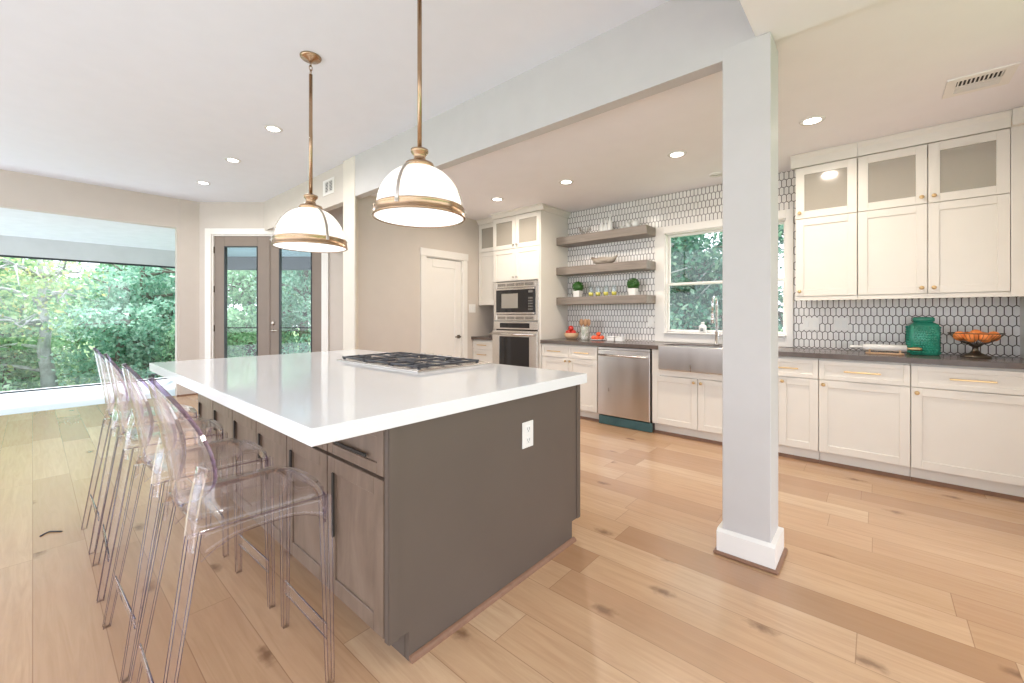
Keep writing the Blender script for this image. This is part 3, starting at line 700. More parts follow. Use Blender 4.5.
bm = NB(); box(bm, -1.248, -1.243, IF+.004, IF+.04, .105, IZ-.056); obj('corner_batten', bm, M['islp'], ep)
bm = NB(); box(bm, -1.248, -1.243, 1.97, 2.002, .105, IZ-.056); obj('corner_batten', bm, M['islp'], ep)
bm = NB(); prism_path(bm, [(-1.247, 0), (-1.247, .019), (-1.238, .016), (-1.230, .008), (-1.228, 0)], 'y', IF+.085, 1.94); obj('shoe_moulding', bm, M['shoe'], ep)
ou = thing('outlet', 'white duplex outlet on the dark island end panel', 'outlet', (-1.243, 1.515, .665))
bm = NB(); box(bm, -1.248, -1.242, 1.50, 1.58, .60, .722, .002); obj('cover_plate', bm, M['plastic'], ou)
bm = NB()
for z in (.635, .687): box(bm, -1.243, -1.240, 1.523, 1.557, z-.015, z+.015, .001)
obj('socket', bm, M['ceramic'], ou)
bm = NB()
for z in (.635, .687):
    for yy in (1.533, 1.547): box(bm, -1.2405, -1.2395, yy-.001, yy+.001, z-.004, z+.008)
    box(bm, -1.2405, -1.2395, 1.538, 1.542, z-.011, z-.007)
obj('slots', bm, M['slot'], ou)

# ------------------------------------------------------------------ cooktop
CX0, CX1, CY0, CY1 = -2.90, -1.945, 1.42, 2.020
ct = thing('gas_cooktop', 'stainless gas cooktop with black grates on the island', 'cooktop', ((CX0+CX1)/2, (CY0+CY1)/2, IZ))
bm = NB(); box(bm, CX0, CX1, CY0, CY1, IZ+.0005, IZ+.009, .003); box(bm, CX0+.015, CX1-.015, CY0+.02, CY1-.015, IZ+.009, IZ+.013, .002); obj('pan', bm, M['steelh'], ct)
for k in range(3):
    w = (CX1-CX0-.05)/3; a = CX0+.025+k*w+.004; b = a+w-.008; c, d = CY0+.03, CY1-.085; z0, z1 = IZ+.021, IZ+.032
    bm = NB(); t_ = .006
    for x in (a, b-2*t_): box(bm, x, x+2*t_, c, d, z0, z1, .002)
    for yy in (c, d-2*t_): box(bm, a, b, yy, yy+2*t_, z0, z1, .002)
    mx_, my = (a+b)/2, (c+d)/2
    box(bm, mx_-t_, mx_+t_, c, c+.14, z0, z1+.002, .001); box(bm, mx_-t_, mx_+t_, d-.14, d, z0, z1+.002, .001); box(bm, a, b, my-t_, my+t_, z0, z1, .002)
    for yy in (my-.12, my+.12):
        box(bm, a, a+.09, yy-t_, yy+t_, z0, z1+.002, .001); box(bm, b-.09, b, yy-t_, yy+t_, z0, z1+.002, .001)
    for x in (a+.004, b-.018):
        for yy in (c+.004, d-.018): box(bm, x, x+.014, yy, yy+.014, IZ+.012, z0)
    obj('grate', bm, M['black'], ct)
for bx, by, r in ((-2.73, 1.56, .035), (-2.73, 1.80, .045), (-2.415, 1.685, .06), (-2.10, 1.56, .045), (-2.10, 1.80, .035)):
    bm = NB(); lathe(bm, [(0, 0), (r+.012, 0), (r+.01, .006), (r, .007), (r, .013), (r*.8, .016), (0, .016)], bx, by, IZ+.0125, 24); obj('burner', bm, M['black'], ct)
for k in range(5):
    bm = NB(); lathe(bm, [(0, 0), (.020, 0), (.018, .02), (.015, .024), (0, .024)], -2.62+k*.1, CY1-.048, IZ+.0125, 18); obj('knob', bm, M['steel'], ct)

# ------------------------------------------------------------------ pendant lamps
def pendant(label, cx, cy, zb, strap0, chain):
    t = thing('pendant_lamp', label, 'lamp', (cx, cy, zb), 0, 'brass and opal glass dome pendants over the island')
    Rr = .230
    def ad(name, bm, mat, p=t): return obj(name, bm, mat, p, world=False)
    bm = NB(); prof = []
    for i in range(15):
        a = PI/2*i/14; prof.append((Rr*.935*math.cos(a)**.92 if i < 14 else .0, .048+.222*math.sin(a)))
    prof = [p for p in prof if p[0] > .05]+[(.05, prof[-1][1] if 0 else .268)]
    inner = [(r-.005, z-.004) for r, z in prof][::-1]
    lathe(bm, prof+inner, n=56); ad('shade', bm, M['opal'])
    bm = NB(); lathe(bm, [(Rr-.004, .0), (Rr+.002, .0), (Rr+.006, .004), (Rr+.003, .009), (Rr-.002, .045), (Rr+.002, .050), (Rr-.002, .056), (Rr-.014, .056), (Rr-.006, 0.004), (Rr-.004, 0)], n=64); ad('rim_band', bm, M['brass'])
    bm = NB(); lathe(bm, [(0, -.002), (Rr*.6, .000), (Rr-.007, .004), (Rr-.008, .010), (0, .008)], n=56); ad('diffuser', bm, M['litd'])
    bm = NB(); lathe(bm, [(.052, .258), (.070, .262), (.075, .272), (.070, .283), (.045, .286), (.040, .292), (.034, .300), (.029, .312), (.033, .326), (.043, .338), (.046, .346), (.045, .354), (.028, .361), (.015, .368), (0, .368)], n=36); ad('collar', bm, M['brass'])
    for k in range(3):
        an = strap0+k*2*PI/3; bm = NB(); pts = []
        for i in range(13):
            f = PI/2*i/12; r = (Rr*.945)*math.cos(f)**.92+.006 if i < 12 else .06; z = .048+.226*math.sin(f)
            if r > .062: pts.append((r, z))
        pts.append((.066, .276)); w = .0085; V = []
        for r, z in pts:
            V.append([bm.verts.new((r, -w, z)), bm.verts.new((r, w, z)), bm.verts.new((r+.004, w, z+.003)), bm.verts.new((r+.004, -w, z+.003))])
        for A_, B_ in zip(V, V[1:]):
            for q in range(4): bm.faces.new((A_[q], A_[(q+1) % 4], B_[(q+1) % 4], B_[q]))
        bm.faces.new(V[0][::-1]); bm.faces.new(V[-1])
        box(bm, Rr-.006, Rr+.006, -.010, .010, .028, .064, .002); ball(bm, (Rr+.009, 0, .040), .006, n=10)
        rot(bm, an); ad('strap', bm, M['nickel'])
    top = ZM-zb
    zr = top-.12 if chain else top-.03
    bm = NB(); lathe(bm, [(0, .35), (.0115, .35), (.0115, zr), (0, zr)], n=16); ad('rod', bm, M['brass'])
    if chain:
        bm = NB()
        for k in range(3):
            zc = zr+.016+k*.028; L = []
            for i in range(12):
                a = 2*PI*i/12; q = (.010*math.cos(a), 0, .019*math.sin(a)) if k % 2 == 0 else (0, .010*math.cos(a), .019*math.sin(a)); L.append((q[0], q[1], q[2]+zc))
            tube(bm, L+[L[0], L[1]], .0028, 6)
        ad('chain', bm, M['brass'])
    bm = NB(); lathe(bm, [(0, top-.034), (.012, top-.034), (.02, top-.026), (.056, top-.018), (.066, top-.010), (.068, top-.001), (0, top-.001)], n=40); ad('canopy', bm, M['brass'])
    bm = NB(); ball(bm, (0, 0, .14), .035, n=14); lathe(bm, [(0, .16), (.02, .16), (.02, .25), (0, .25)], n=12); ad('bulb', bm, M['litp'])
    ld = bpy.data.lights.new('pendant_light', 'POINT'); lo = bpy.data.objects.new('pendant_light', ld); C.objects.link(lo); lo.parent = t
    lo.location = (0, 0, .10); ld.energy = PENDANT_POWER; ld.shadow_soft_size = .05; ld.color = (1, .95, .88)
    return t
pendant('nearer dome pendant with a brass rod, hanging above the near end of the island', -1.777, 1.312, 1.722, math.radians(-63), False)
pendant('farther dome pendant whose round brass canopy shows on the ceiling', -2.90, 1.243, 1.682, math.radians(2), True)

# ------------------------------------------------------------------ recessed lights
def can(x, y, z, label, group, power, col):
    t = thing('recessed_light', label, 'ceiling light', (x, y, z), 0, group)
    bm = NB(); lathe(bm, [(.052, -.001), (.052, -.006), (.075, -.005), (.078, -.001), (.052, -.001)], n=36); obj('trim_ring', bm, M['ceramic'], t, world=False)
    bm = NB(); lathe(bm, [(0, -.0015), (.0515, -.0015), (.0515, -.006), (0, -.007)], n=36); obj('lens', bm, M['lit'], t, world=False)
    ld = bpy.data.lights.new('can_light', 'AREA'); ld.shape = 'DISK'; ld.size = .10; ld.energy = power; ld.color = col; ld.spread = math.radians(165)
    lo = bpy.data.objects.new('can_light', ld); C.objects.link(lo); lo.parent = t; lo.location = (0, 0, -.02)
KW = (1, .88, .74)
for x, lab in ((-4.28, 'round recessed light in the high ceiling, nearest of three left of the far pendant'), (-5.49, 'middle of the three recessed lights in the high ceiling'), (-6.73, 'farthest recessed light in the high ceiling, by the french doors')):
    can(x, 1.49, ZM, lab, 'recessed lights in the high ceiling', CAN_POWER, (1, .97, .93))
for x, lab in ((-.35, 'recessed kitchen light right of the column'), (-1.307, 'recessed kitchen light just left of the column'), (-2.452, 'recessed kitchen light above the floating shelves'), (-3.443, 'recessed kitchen light nearest the oven tower')):
    can(x, 3.675, ZC, lab, 'recessed lights in the kitchen ceiling', CAN_POWER, KW)
bm = NB(); lathe(bm, [(.050, -.001), (.050, -.012), (.062, -.012), (.066, -.001)], -1.20, 4.45, ZC, 32); lathe(bm, [(0, -.001), (.048, -.001), (.048, -.006), (0, -.006)], -1.20, 4.45, ZC, 32)
tag(obj('ceiling_speaker', bm, M['ceramic']), 'small round fitting with thin rim in kitchen ceiling behind column top', 'ceiling fitting')

# ------------------------------------------------------------------ vents
vt = thing('air_vent', 'white ceiling vent with dark louvres above the wall cabinets', 'vent', (.46, 3.705, ZC))
vx0, vx1, vy0, vy1 = .335, .575, 3.615, 3.815
bm = NB(); z = ZC-.001
def frame4(bm, x0, x1, y0, y1, w, za, zb): box(bm, x0, x1, y0, y0+w, za, zb); box(bm, x0, x1, y1-w, y1, za, zb); box(bm, x0, x0+w, y0+w, y1-w, za, zb); box(bm, x1-w, x1, y0+w, y1-w, za, zb)
frame4(bm, .315, .595, 3.575, 3.845, .045, ZC-.010, z); obj('frame', bm, M['trim'], vt)
bm = NB(); box(bm, .36, .55, 3.620, 3.800, ZC-.003, z); obj('backing', bm, M['slot'], vt)
bm = NB()
for k in range(11): x = .365+k*.0175; box(bm, x, x+.006, 3.620, 3.705, ZC-.010, ZC-.004)
box(bm, .36, .55, 3.705, 3.720, ZC-.010, ZC-.004)
for k in range(5): yy = 3.727+k*.015; box(bm, .36, .55, yy, yy+.007, ZC-.009, ZC-.004)
obj('louvres', bm, M['trim'], vt)
vt = thing('air_vent', 'small white wall vent on the header left of the pilaster', 'vent', (-5.0, 2.355, 2.775))
bm = NB(); x0, x1, z0, z1 = -5.14, -4.86, 2.685, 2.87
box(bm, x0, x1, 2.350, 2.360, z0, z0+.03); box(bm, x0, x1, 2.350, 2.360, z1-.03, z1); box(bm, x0, x0+.055, 2.350, 2.360, z0+.03, z1-.03); box(bm, x1-.035, x1, 2.350, 2.360, z0+.03, z1-.03); obj('frame', bm, M['trim'], vt)
bm = NB(); box(bm, x0+.055, x1-.035, 2.357, 2.3598, z0+.03, z1-.03); obj('backing', bm, M['slot'], vt)
bm = NB()
for k in range(7): zz = z0+.036+k*.0175; box(bm, x0+.055, x1-.035, 2.351, 2.356, zz, zz+.006)
box(bm, -5.0, -4.985, 2.350, 2.357, z0+.03, z1-.03); obj('louvres', bm, M['trim'], vt)
# switches and outlets
def plate(name, label, x0, x1, z0, z1, y, gangs, cat, grp=None):
    t = thing(name, label, cat, ((x0+x1)/2, y, (z0+z1)/2), 0, grp)
    bm = NB(); box(bm, x0, x1, y-.006, y-.0005, z0, z1, .002); obj('cover_plate', bm, M['plastic'], t)
    w = (x1-x0)/gangs
    for g in range(gangs):
        bm = NB(); c = x0+(g+.5)*w; box(bm, c-.016, c+.016, y-.009, y-.005, z0+.028, z1-.028, .001); obj('socket' if cat == 'outlet' else 'rocker', bm, M['ceramic'], t)
plate('outlet', 'white double outlet plate on the tile left under the wall cabinets', -.532, -.405, 1.085, 1.20, YW, 2, 'outlet', 'outlet plates on the backsplash')
plate('outlet', 'white double outlet plate on the tile, right one under the wall cabinets', -.30, -.195, 1.085, 1.20, YW, 2, 'outlet', 'outlet plates on the backsplash')
plate('outlet', 'white outlet plate on the tile left of the window casing', -2.055, -1.980, 1.085, 1.20, YW, 1, 'outlet', 'outlet plates on the backsplash')
sw = thing('light_switch', 'white triple switch plate on the wall right of the pantry door', 'switch', (-4.45, 4.21, 1.32))
bm = NB(); box(bm, -4.4495, -4.444, 4.145, 4.28, 1.262, 1.385, .002); obj('cover_plate', bm, M['plastic'], sw)
for k in range(3):
    bm = NB(); c = 4.17+k*.043; box(bm, -4.445, -4.441, c-.013, c+.013, 1.29, 1.357, .001); obj('rocker', bm, M['ceramic'], sw)

# ------------------------------------------------------------------ bar stools
AC = [M['acrylic'], M['acredge']]
def plate_shell(bm, grid, th, edge=1):
    """grid[i][j] of points -> solid shell with an edge strip of the second material"""
    ni, nj = len(grid), len(grid[0]); P = [[Vector(p) for p in r] for r in grid]; N = [[None]*nj for _ in range(ni)]
    for i in range(ni):
        for j in range(nj):
            du = P[min(i+1, ni-1)][j]-P[max(i-1, 0)][j]; dv = P[i][min(j+1, nj-1)]-P[i][max(j-1, 0)]
            n_ = du.cross(dv); N[i][j] = n_.normalized() if n_.length > 1e-9 else Vector((0, 1, 0))
    A = [[bm.verts.new(P[i][j]-N[i][j]*th/2) for j in range(nj)] for i in range(ni)]; B = [[bm.verts.new(P[i][j]+N[i][j]*th/2) for j in range(nj)] for i in range(ni)]
    for i in range(ni-1):
        for j in range(nj-1):
            f = bm.faces.new((A[i][j], A[i][j+1], A[i+1][j+1], A[i+1][j])); f.smooth = True
            f = bm.faces.new((B[i][j], B[i+1][j], B[i+1][j+1], B[i][j+1])); f.smooth = True
    ring = [(i, 0) for i in range(ni)]+[(ni-1, j) for j in range(1, nj)]+[(i, nj-1) for i in range(ni-2, -1, -1)]+[(0, j) for j in range(nj-2, 0, -1)]
    for (a, b), (c, d) in zip(ring, ring[1:]+ring[:1]):
        f = bm.faces.new((A[a][b], A[c][d], B[c][d], B[a][b])); f.material_index = edge
def taperleg(bm, p0, p1, w0, w1, d0, d1):
    """L section leg: edges get the violet material at two corners"""
    p0, p1 = Vector(p0), Vector(p1)
    r = []
    for p, w, d in ((p0, w0, d0), (p1, w1, d1)):
        r.append([bm.verts.new(p+Vector(q)) for q in ((-w/2, -d/2, 0), (w/2, -d/2, 0), (w/2, d/2, 0), (-w/2, d/2, 0))])
    bm.faces.new(r[0][::-1]); bm.faces.new(r[1])
    for k in range(4): bm.faces.new((r[0][k], r[0][(k+1) % 4], r[1][(k+1) % 4], r[1][k]))
    # slim polished corner beads
    for k in range(4):
        s = Vector(((-1, 1, 1, -1)[k], (-1, -1, 1, 1)[k], 0))
        tube(bm, [p0+Vector((s.x*w0/2, s.y*d0/2, 0)), p1+Vector((s.x*w1/2, s.y*d1/2, 0))], .0013, 5, mat=1)
def make_stool():
    t = thing('bar_stool', '', 'bar stool', (0, 0, 0), 0, 'clear acrylic bar stools along the island')
    hs, SZ = .185, .655           # origin: seat centre on the floor, +y faces the island
    yr, yf = -.20, .19
    # seat with turned down sides and rounded front corners
    bm = NB(); grid = []
    for i in range(13):
        v = i/12; row = []
        for j in range(17):
            u = -1+2*j/16
            yy = yr+.01+(yf-yr-.01)*v
            hw = hs*(.88+.12*v)
            if v > .7: hw_ = hw*math.sqrt(max(0, 1-((v-.7)/.3)**4*.22))
            else: hw_ = hw
            au = abs(u); drop = 0 if au < .84 else ((au-.84)/.16)**2*.03
            x = u*hw_; z = SZ-.006*(1-u*u)*math.sin(PI*v)-drop-(.016*((v-.8)/.2)**2 if v > .8 else 0)
            row.append((x, yy-(.02*u*u if v > .9 else 0), z))
        grid.append(row)
    plate_shell(bm, grid, .008); obj('seat', bm, AC, t, world=False)
    # front apron: arch between the front legs
    bm = NB(); grid = []
    for i in range(5):
        row = []
        for j in range(17):
            u = -1+2*j/16; zt = SZ-.018-.014*u**4; zbm = SZ-.045-.075*abs(u)**3; row.append((u*(hs-.006), yf-.004-.02*u*u, zt+(zbm-zt)*i/4))
        grid.append(row)
    plate_shell(bm, grid, .006); obj('front_apron', bm, AC, t, world=False)
    for s in (-1, 1):
        bm = NB(); grid = []
        for i in range(4):
            row = []
            for j in range(11):
                v = j/10; yy = yr+.03+(yf-.05-yr)*v; zt = SZ-.028; zb_ = SZ-.062-.05*abs(2*v-1)**3; row.append((s*(hs*(.88+.12*v)-.004), yy, zt+(zb_-zt)*i/3))
            grid.append(row)
        plate_shell(bm, grid, .006); obj('side_apron', bm, AC, t, world=False)
    # oval backrest curving round the sitter
    bm = NB(); grid = []; z0, z1 = .665, 1.045
    for i in range(25):
        v = i/24; zz = z0+(z1-z0)*v
        hw = .192*max(0.0, 1-abs((v-.34)/.665)**2.0)**.62 if v > .34 else .192*math.sqrt(max(.05, 1-abs((v-.34)/.36)**2.6))
        hw = max(hw, .010)
        yc = -.195-.060*v**1.3
        row = []
        for j in range(17):
            u = -1+2*j/16; x = u*hw; row.append((x*.96, yc+.065*(abs(x)/.192)**2, zz+.02*(u*u)*(1-v)))
        grid.append(row)
    plate_shell(bm, grid, .013); obj('backrest', bm, AC, t, world=False)
    # uprights tying the back to the rear legs
    for s in (-1, 1):
        bm = NB(); grid = []
        for i in range(9):
            v = i/8; zz = .575+(.80-.575)*v; w = .030+.02*math.sin(PI*v)*0+.018*v
            xc = s*(hs*.87-.0*v+.014*v); yc = yr+.01+.012*v+.02*v*v
            grid.append([(xc-s*w*(1-q), yc-(.012*(1-q)), zz) for q in (0, .33, .66, 1)])
        plate_shell(bm, grid, .007, 0); obj('upright', bm, AC, t, world=False)
    for s in (-1, 1):
        bm = NB(); taperleg(bm, (s*(hs+.004), yf-.012, 0), (s*(hs-.014), yf-.02, SZ-.03), .020, .030, .020, .030); obj('leg', bm, AC, t, world=False)
        bm = NB(); taperleg(bm, (s*(hs+.006), yr-.078, 0), (s*(hs*.88-.012), yr+.015, SZ-.035), .020, .030, .020, .030); obj('leg', bm, AC, t, world=False)
    bm = NB(); box(bm, -hs+.008, hs-.008, yf-.020, yf-.014, .14, .19, .002); 
    for z in (.14, .19): tube(bm, [(-hs+.01, yf-.017, z), (hs-.01, yf-.017, z)], .0022, 5, mat=1)
    obj('footrest', bm, AC, t, world=False)
    bm = NB(); yy = yr-.052; box(bm, -hs, hs, yy-.003, yy+.003, .155, .19, .002)
    for z in (.155, .19): tube(bm, [(-hs, yy, z), (hs, yy, z)], .002, 5, mat=1)
    obj('stretcher', bm, AC, t, world=False)
    return t
st = make_stool()
sl = ['clear acrylic bar stool nearest the camera, by the island corner', 'clear acrylic bar stool, second from the camera', 'clear acrylic bar stool, third from the camera', 'farthest clear acrylic bar stool, by the far end of the island']
for i, (x, a) in enumerate(((-1.565, 0), (-2.10, 2), (-2.69, -2), (-3.24, 1))):
    s_ = st if i == 0 else dup(st, (0, 0, 0))
    s_.location = (x, .475, 0); s_.rotation_euler = (0, 0, math.radians(a)); s_['label'] = sl[i]

# ------------------------------------------------------------------ things on shelves and worktops
SH1, SH2, SH3, WT = 2.2455, 1.8505, 1.4565, .9145
def potplant(x, label):
    t = thing('potted_topiary', label, 'plant', (x, 4.67, SH3), 0, 'small topiaries on the lowest shelf')
    bm = NB(); h, w = .085, .047
    a = [bm.verts.new((sx*w*.82, sy*w*.82, 0)) for sx, sy in ((-1, -1), (1, -1), (1, 1), (-1, 1))]; b = [bm.verts.new((sx*w, sy*w, h)) for sx, sy in ((-1, -1), (1, -1), (1, 1), (-1, 1))]
    c = [bm.verts.new((sx*(w-.006), sy*(w-.006), h)) for sx, sy in ((-1, -1), (1, -1), (1, 1), (-1, 1))]; d = [bm.verts.new((sx*(w-.008), sy*(w-.008), h-.012)) for sx, sy in ((-1, -1), (1, -1), (1, 1), (-1, 1))]
    bm.faces.new(a[::-1]); bm.faces.new(d)
    for A_, B_ in ((a, b), (b, c), (c, d)):
        for k in range(4): bm.faces.new((A_[k], A_[(k+1) % 4], B_[(k+1) % 4], B_[k]))
    obj('pot', bm, M['pot'], t, world=False)
    rnd = random.Random(int(abs(x)*100)); bm = NB(); ball(bm, (0, 0, .135), .052, n=14)
    for k in range(900):
        v = Vector((rnd.gauss(0, 1), rnd.gauss(0, 1), rnd.gauss(0, 1))).normalized(); p = Vector((0, 0, .137))+v*rnd.uniform(.052, .074)
        a_ = Vector((rnd.gauss(0, 1), rnd.gauss(0, 1), rnd.gauss(0, 1))).normalized()*.009; b_ = v.cross(a_).normalized()*.006
        bm.faces.new([bm.verts.new(p+q) for q in (-a_, b_, a_, -b_)])
    obj('foliage', bm, M['topi'], t, world=False)
    return t
potplant(-2.935, 'round green topiary in white pot, left end of lowest shelf')
potplant(-2.175, 'round green topiary in white pot, right of the row of glasses')
def tumbler(x, label):
    t = thing('drinking_glass', label, 'glass', (x, 4.66, SH3), 0, 'clear glasses with yellow slices on the lowest shelf')
    bm = NB(); lathe(bm, [(0, .0), (.026, .0), (.030, .01), (.034, .06), (.030, .13), (.028, .135), (.027, .13), (.031, .06), (.027, .012), (0, .008)], n=24); obj('glass_body', bm, M['tumbler'], t, world=False)
    bm = NB(); lathe(bm, [(0, .012), (.026, .012), (.029, .03), (.0305, .055), (0, .055)], n=20); obj('yellow_filling', bm, M['lemon'], t, world=False)
for x, lab in ((-2.735, 'glass with yellow contents, leftmost of four on the lowest shelf'), (-2.635, 'glass with yellow contents, second from the left topiary'), (-2.525, 'glass with yellow contents, third from the left topiary'), (-2.415, 'glass with yellow contents, rightmost of four on the lowest shelf')): tumbler(x, lab)
# driftwood bowl
bm = NB(); n = 28; rings = []
for sc, z, th in ((.35, 0, 0), (.75, .02, 0), (1, .075, 1), (.93, .072, 1), (.65, .03, 0), (.2, .02, 0)):
    rings.append([bm.verts.new((.185*sc*math.cos(a), .085*sc*math.sin(a), z+(.035*abs(math.cos(a))**3+.012*math.sin(3*a))*(1 if th else .3*sc))) for a in [2*PI*k/n for k in range(n)]])
for A_, B_ in zip(rings, rings[1:]):
    for k in range(n): bm.faces.new((A_[k], A_[(k+1) % n], B_[(k+1) % n], B_[k])).smooth = True
bm.faces.new(rings[0][::-1]); bm.faces.new(rings[-1])
shift(bm, (-2.555, 4.67, SH2)); t = tag(obj('driftwood_bowl', bm, M['drift']), 'long weathered driftwood bowl alone on the middle shelf', 'bowl')
# white spired bottles, cups, wire ornament on the top shelf
for x, h, lab in ((-2.60, .20, 'leftmost white spired ceramic bottle on the top shelf'), (-2.545, .165, 'short middle white spired ceramic bottle on the top shelf'), (-2.485, .23, 'tallest white spired ceramic bottle on the top shelf')):
    bm = NB(); lathe(bm, [(0, 0), (.034, 0), (.036, .02), (.034, h*.45), (.018, h*.66), (.010, h*.75), (.012, h*.82), (.003, h), (0, h)], x, 4.69, SH1, 18)
    tag(obj('ceramic_bottle', bm, M['ceramic']), lab, 'ornament', 'white spired bottles on the top shelf')
bm = NB(); box(bm, -2.365, -2.115, 4.64, 4.74, SH1, SH1+.010, .003); tag(obj('tray', bm, M['wire']), 'slim dark tray under the white cups on the top shelf', 'tray')
for x, zt, sc, lab in ((-2.325, 0, .8, 'smallest white cup at the left of the dark tray'), (-2.245, 0, 1.3, 'white cup in the middle of the dark tray'), (-2.155, 0, 1.5, 'largest white cup at the right of the dark tray')):
    t = thing('cup', lab, 'cup', (x, 4.69, SH1+.0105), 0, 'white cups on the tray')
    bm = NB(); lathe(bm, [(0, 0), (.017*sc, 0), (.024*sc, .02*sc), (.027*sc, .055*sc), (.024*sc, .055*sc), (.021*sc, .02*sc), (0, .006)], n=20); obj('bowl', bm, M['ceramic'], t, world=False)
    bm = NB(); tube(bm, [(.024*sc, 0, .045*sc), (.040*sc, 0, .042*sc), (.040*sc, 0, .022*sc), (.022*sc, 0, .015*sc)], .004*sc, 8); obj('handle', bm, M['ceramic'], t, world=False)
bo = thing('branch_ornament', 'thin wiry branch ornament at the left of the top shelf', 'ornament', (-2.84, 4.68, SH1))
bm = NB(); lathe(bm, [(0, 0), (.07, 0), (.06, .012), (0, .014)], n=18); obj('base', bm, M['drift'], bo, world=False)
bm = NB(); rnd = random.Random(5)
for k in range(9):
    a = rnd.uniform(0, 2*PI); L = [(0, 0, .01)]
    for q in range(1, 6): L.append((math.cos(a)*q*.022+rnd.uniform(-.012, .012), math.sin(a)*q*.008, .01+q*.022*rnd.uniform(.5, 1.25)))
    tube(bm, L, .0028, 5)
    tube(bm, [L[3], (L[3][0]+rnd.uniform(-.03, .03), L[3][1], L[3][2]+.04)], .002, 5)
obj('twigs', bm, M['drift'], bo, world=False)
# worktop left: fruit bowl with apples, crock, tomatoes on a plate, white boxes
bx, by = -2.99, 4.60
bm = NB(); lathe(bm, [(0, 0), (.055, 0), (.085, .03), (.094, .08), (.089, .08), (.079, .033), (.04, .01), (0, .008)], bx, by, WT, 32); tag(obj('wooden_bowl', bm, M['bowlw']), 'pale wooden bowl of red apples beside the oven tower', 'bowl')
def fruit(name, x, y, z, r, mat, lab, cat, grp, sz=.92):
    t = thing(name, lab, cat, (x, y, z), 0, grp)
    prof = [(r*math.sin(PI*i/12), r*sz*(1-math.cos(PI*i/12))) for i in range(13)]
    prof[0] = (0, .05*r); prof[-1] = (0, 2*r*sz-.16*r); prof[-2] = (r*.27, 2*r*sz-.01*r)
    bm = NB(); lathe(bm, prof, n=20); obj('flesh', bm, M[mat], t, world=False)
    bm = NB(); tube(bm, [(0, 0, 2*r*sz-.18*r), (.002, 0, 2*r*sz+.2*r)], .0022, 5); obj('stem', bm, M['stem'], t, world=False)
    return t
fruit('apple', bx-.03, by-.025, WT+.050, .038, 'apple', 'red apple at the front left of the pale wooden bowl', 'apple', 'red apples in the wooden bowl')
fruit('apple', bx+.038, by-.012, WT+.050, .037, 'apple', 'red apple at the front right of the pale wooden bowl', 'apple', 'red apples in the wooden bowl')
fruit('apple', bx-.005, by+.04, WT+.050, .038, 'apple', 'red apple at the back of the pale wooden bowl', 'apple', 'red apples in the wooden bowl')
fruit('apple', bx-.006, by+.0, WT+.108, .036, 'apple', 'red apple topmost in the pale wooden bowl', 'apple', 'red apples in the wooden bowl')
ux, uy = -2.80, 4.62
bm = NB(); lathe(bm, [(0, 0), (.052, 0), (.056, .006), (.054, .155), (.057, .163), (.052, .163), (.049, .155), (.049, .01), (0, .008)], ux, uy, WT, 28); tag(obj('utensil_crock', bm, M['crock']), 'white and green printed crock holding wooden spoons', 'crock')
for k, (dx, dy, tl) in enumerate(((-.028, 0, -.035), (.0, .02, 0.0), (.03, -.008, .04), (.008, -.026, .015))):
    t = thing('wooden_spoon', ['wooden spoon leaning left in the printed crock', 'wooden spoon upright at the back of the printed crock', 'wooden spoon leaning right in the printed crock', 'wooden spoon at the front of the printed crock'][k], 'spoon', (ux+dx*.5, uy+dy*.5, WT+.012), 0, 'wooden spoons in the crock')
    bm = NB(); tube(bm, [(0, 0, 0), (dx*.4+tl*.6, dy*.4, .16)], .005, 8); obj('handle', bm, M['spoon'], t, world=False)
    bm = NB(); ball(bm, (dx*.4+tl*.75, dy*.45, .205), .036, .85, .25, 1.25, 14); obj('spoon_head', bm, M['spoon'], t, world=False)
tx, ty = -2.60, 4.60
bm = NB(); lathe(bm, [(0, 0), (.06, 0), (.10, .010), (.098, .014), (.058, .006), (0, .005)], tx, ty, WT, 36); tag(obj('plate', bm, M['ceramic']), 'white plate under the red orange tomatoes', 'plate')
tl_ = [(-.05, -.02, 'left'), (.0, -.035, 'front'), (.052, -.015, 'right'), (-.025, .035, 'back left'), (.03, .04, 'back right')]
for dx, dy, w in tl_: fruit('tomato', tx+dx, ty+dy, WT+.008, .031, 'tomato', 'red orange tomato at the %s of the white plate' % w, 'tomato', 'tomatoes on the white plate', .82)
fruit('tomato', tx+.002, ty+.004, WT+.052, .030, 'tomato', 'red orange tomato topmost on the white plate', 'tomato', 'tomatoes on the white plate', .82)
for x, lab in ((-2.415, 'white lidded ceramic box right of the tomatoes'), (-2.305, 'white lidded ceramic box nearest the window')):
    t = thing('ceramic_box', lab, 'box', (x, 4.60, WT), 0, 'small white boxes on the dark worktop')
    bm = NB(); box(bm, -.046, .046, -.035, .035, 0, .040, .004, seg=2); obj('body', bm, M['ceramic'], t, world=False)
    bm = NB(); box(bm, -.048, .048, -.037, .037, .0405, .055, .004, seg=2); obj('lid', bm, M['ceramic'], t, world=False)
# jar on the window sill
t = thing('soap_bottle', 'small white bottle with grey motif on the window sill', 'bottle', (-1.43, YW-.020, WZ0+.0105))
bm = NB(); lathe(bm, [(0, 0), (.032, 0), (.038, .01), (.038, .07), (.030, .085), (.014, .092), (.014, .10), (0, .10)], n=24); obj('body', bm, M['ceramic'], t, world=False)
bm = NB(); lathe(bm, [(0, .1), (.018, .1), (.018, .118), (0, .12)], n=18); obj('cap', bm, M['ceramic'], t, world=False)
bm = NB(); lathe(bm, [(0, 0), (.018, 0), (.018, .003), (0, .003)], n=18); rot(bm, PI/2, 'X'); shift(bm, (0, -.037, .04)); obj('motif', bm, paint('grey motif', (.33, .36, .36), .5), t, world=False)
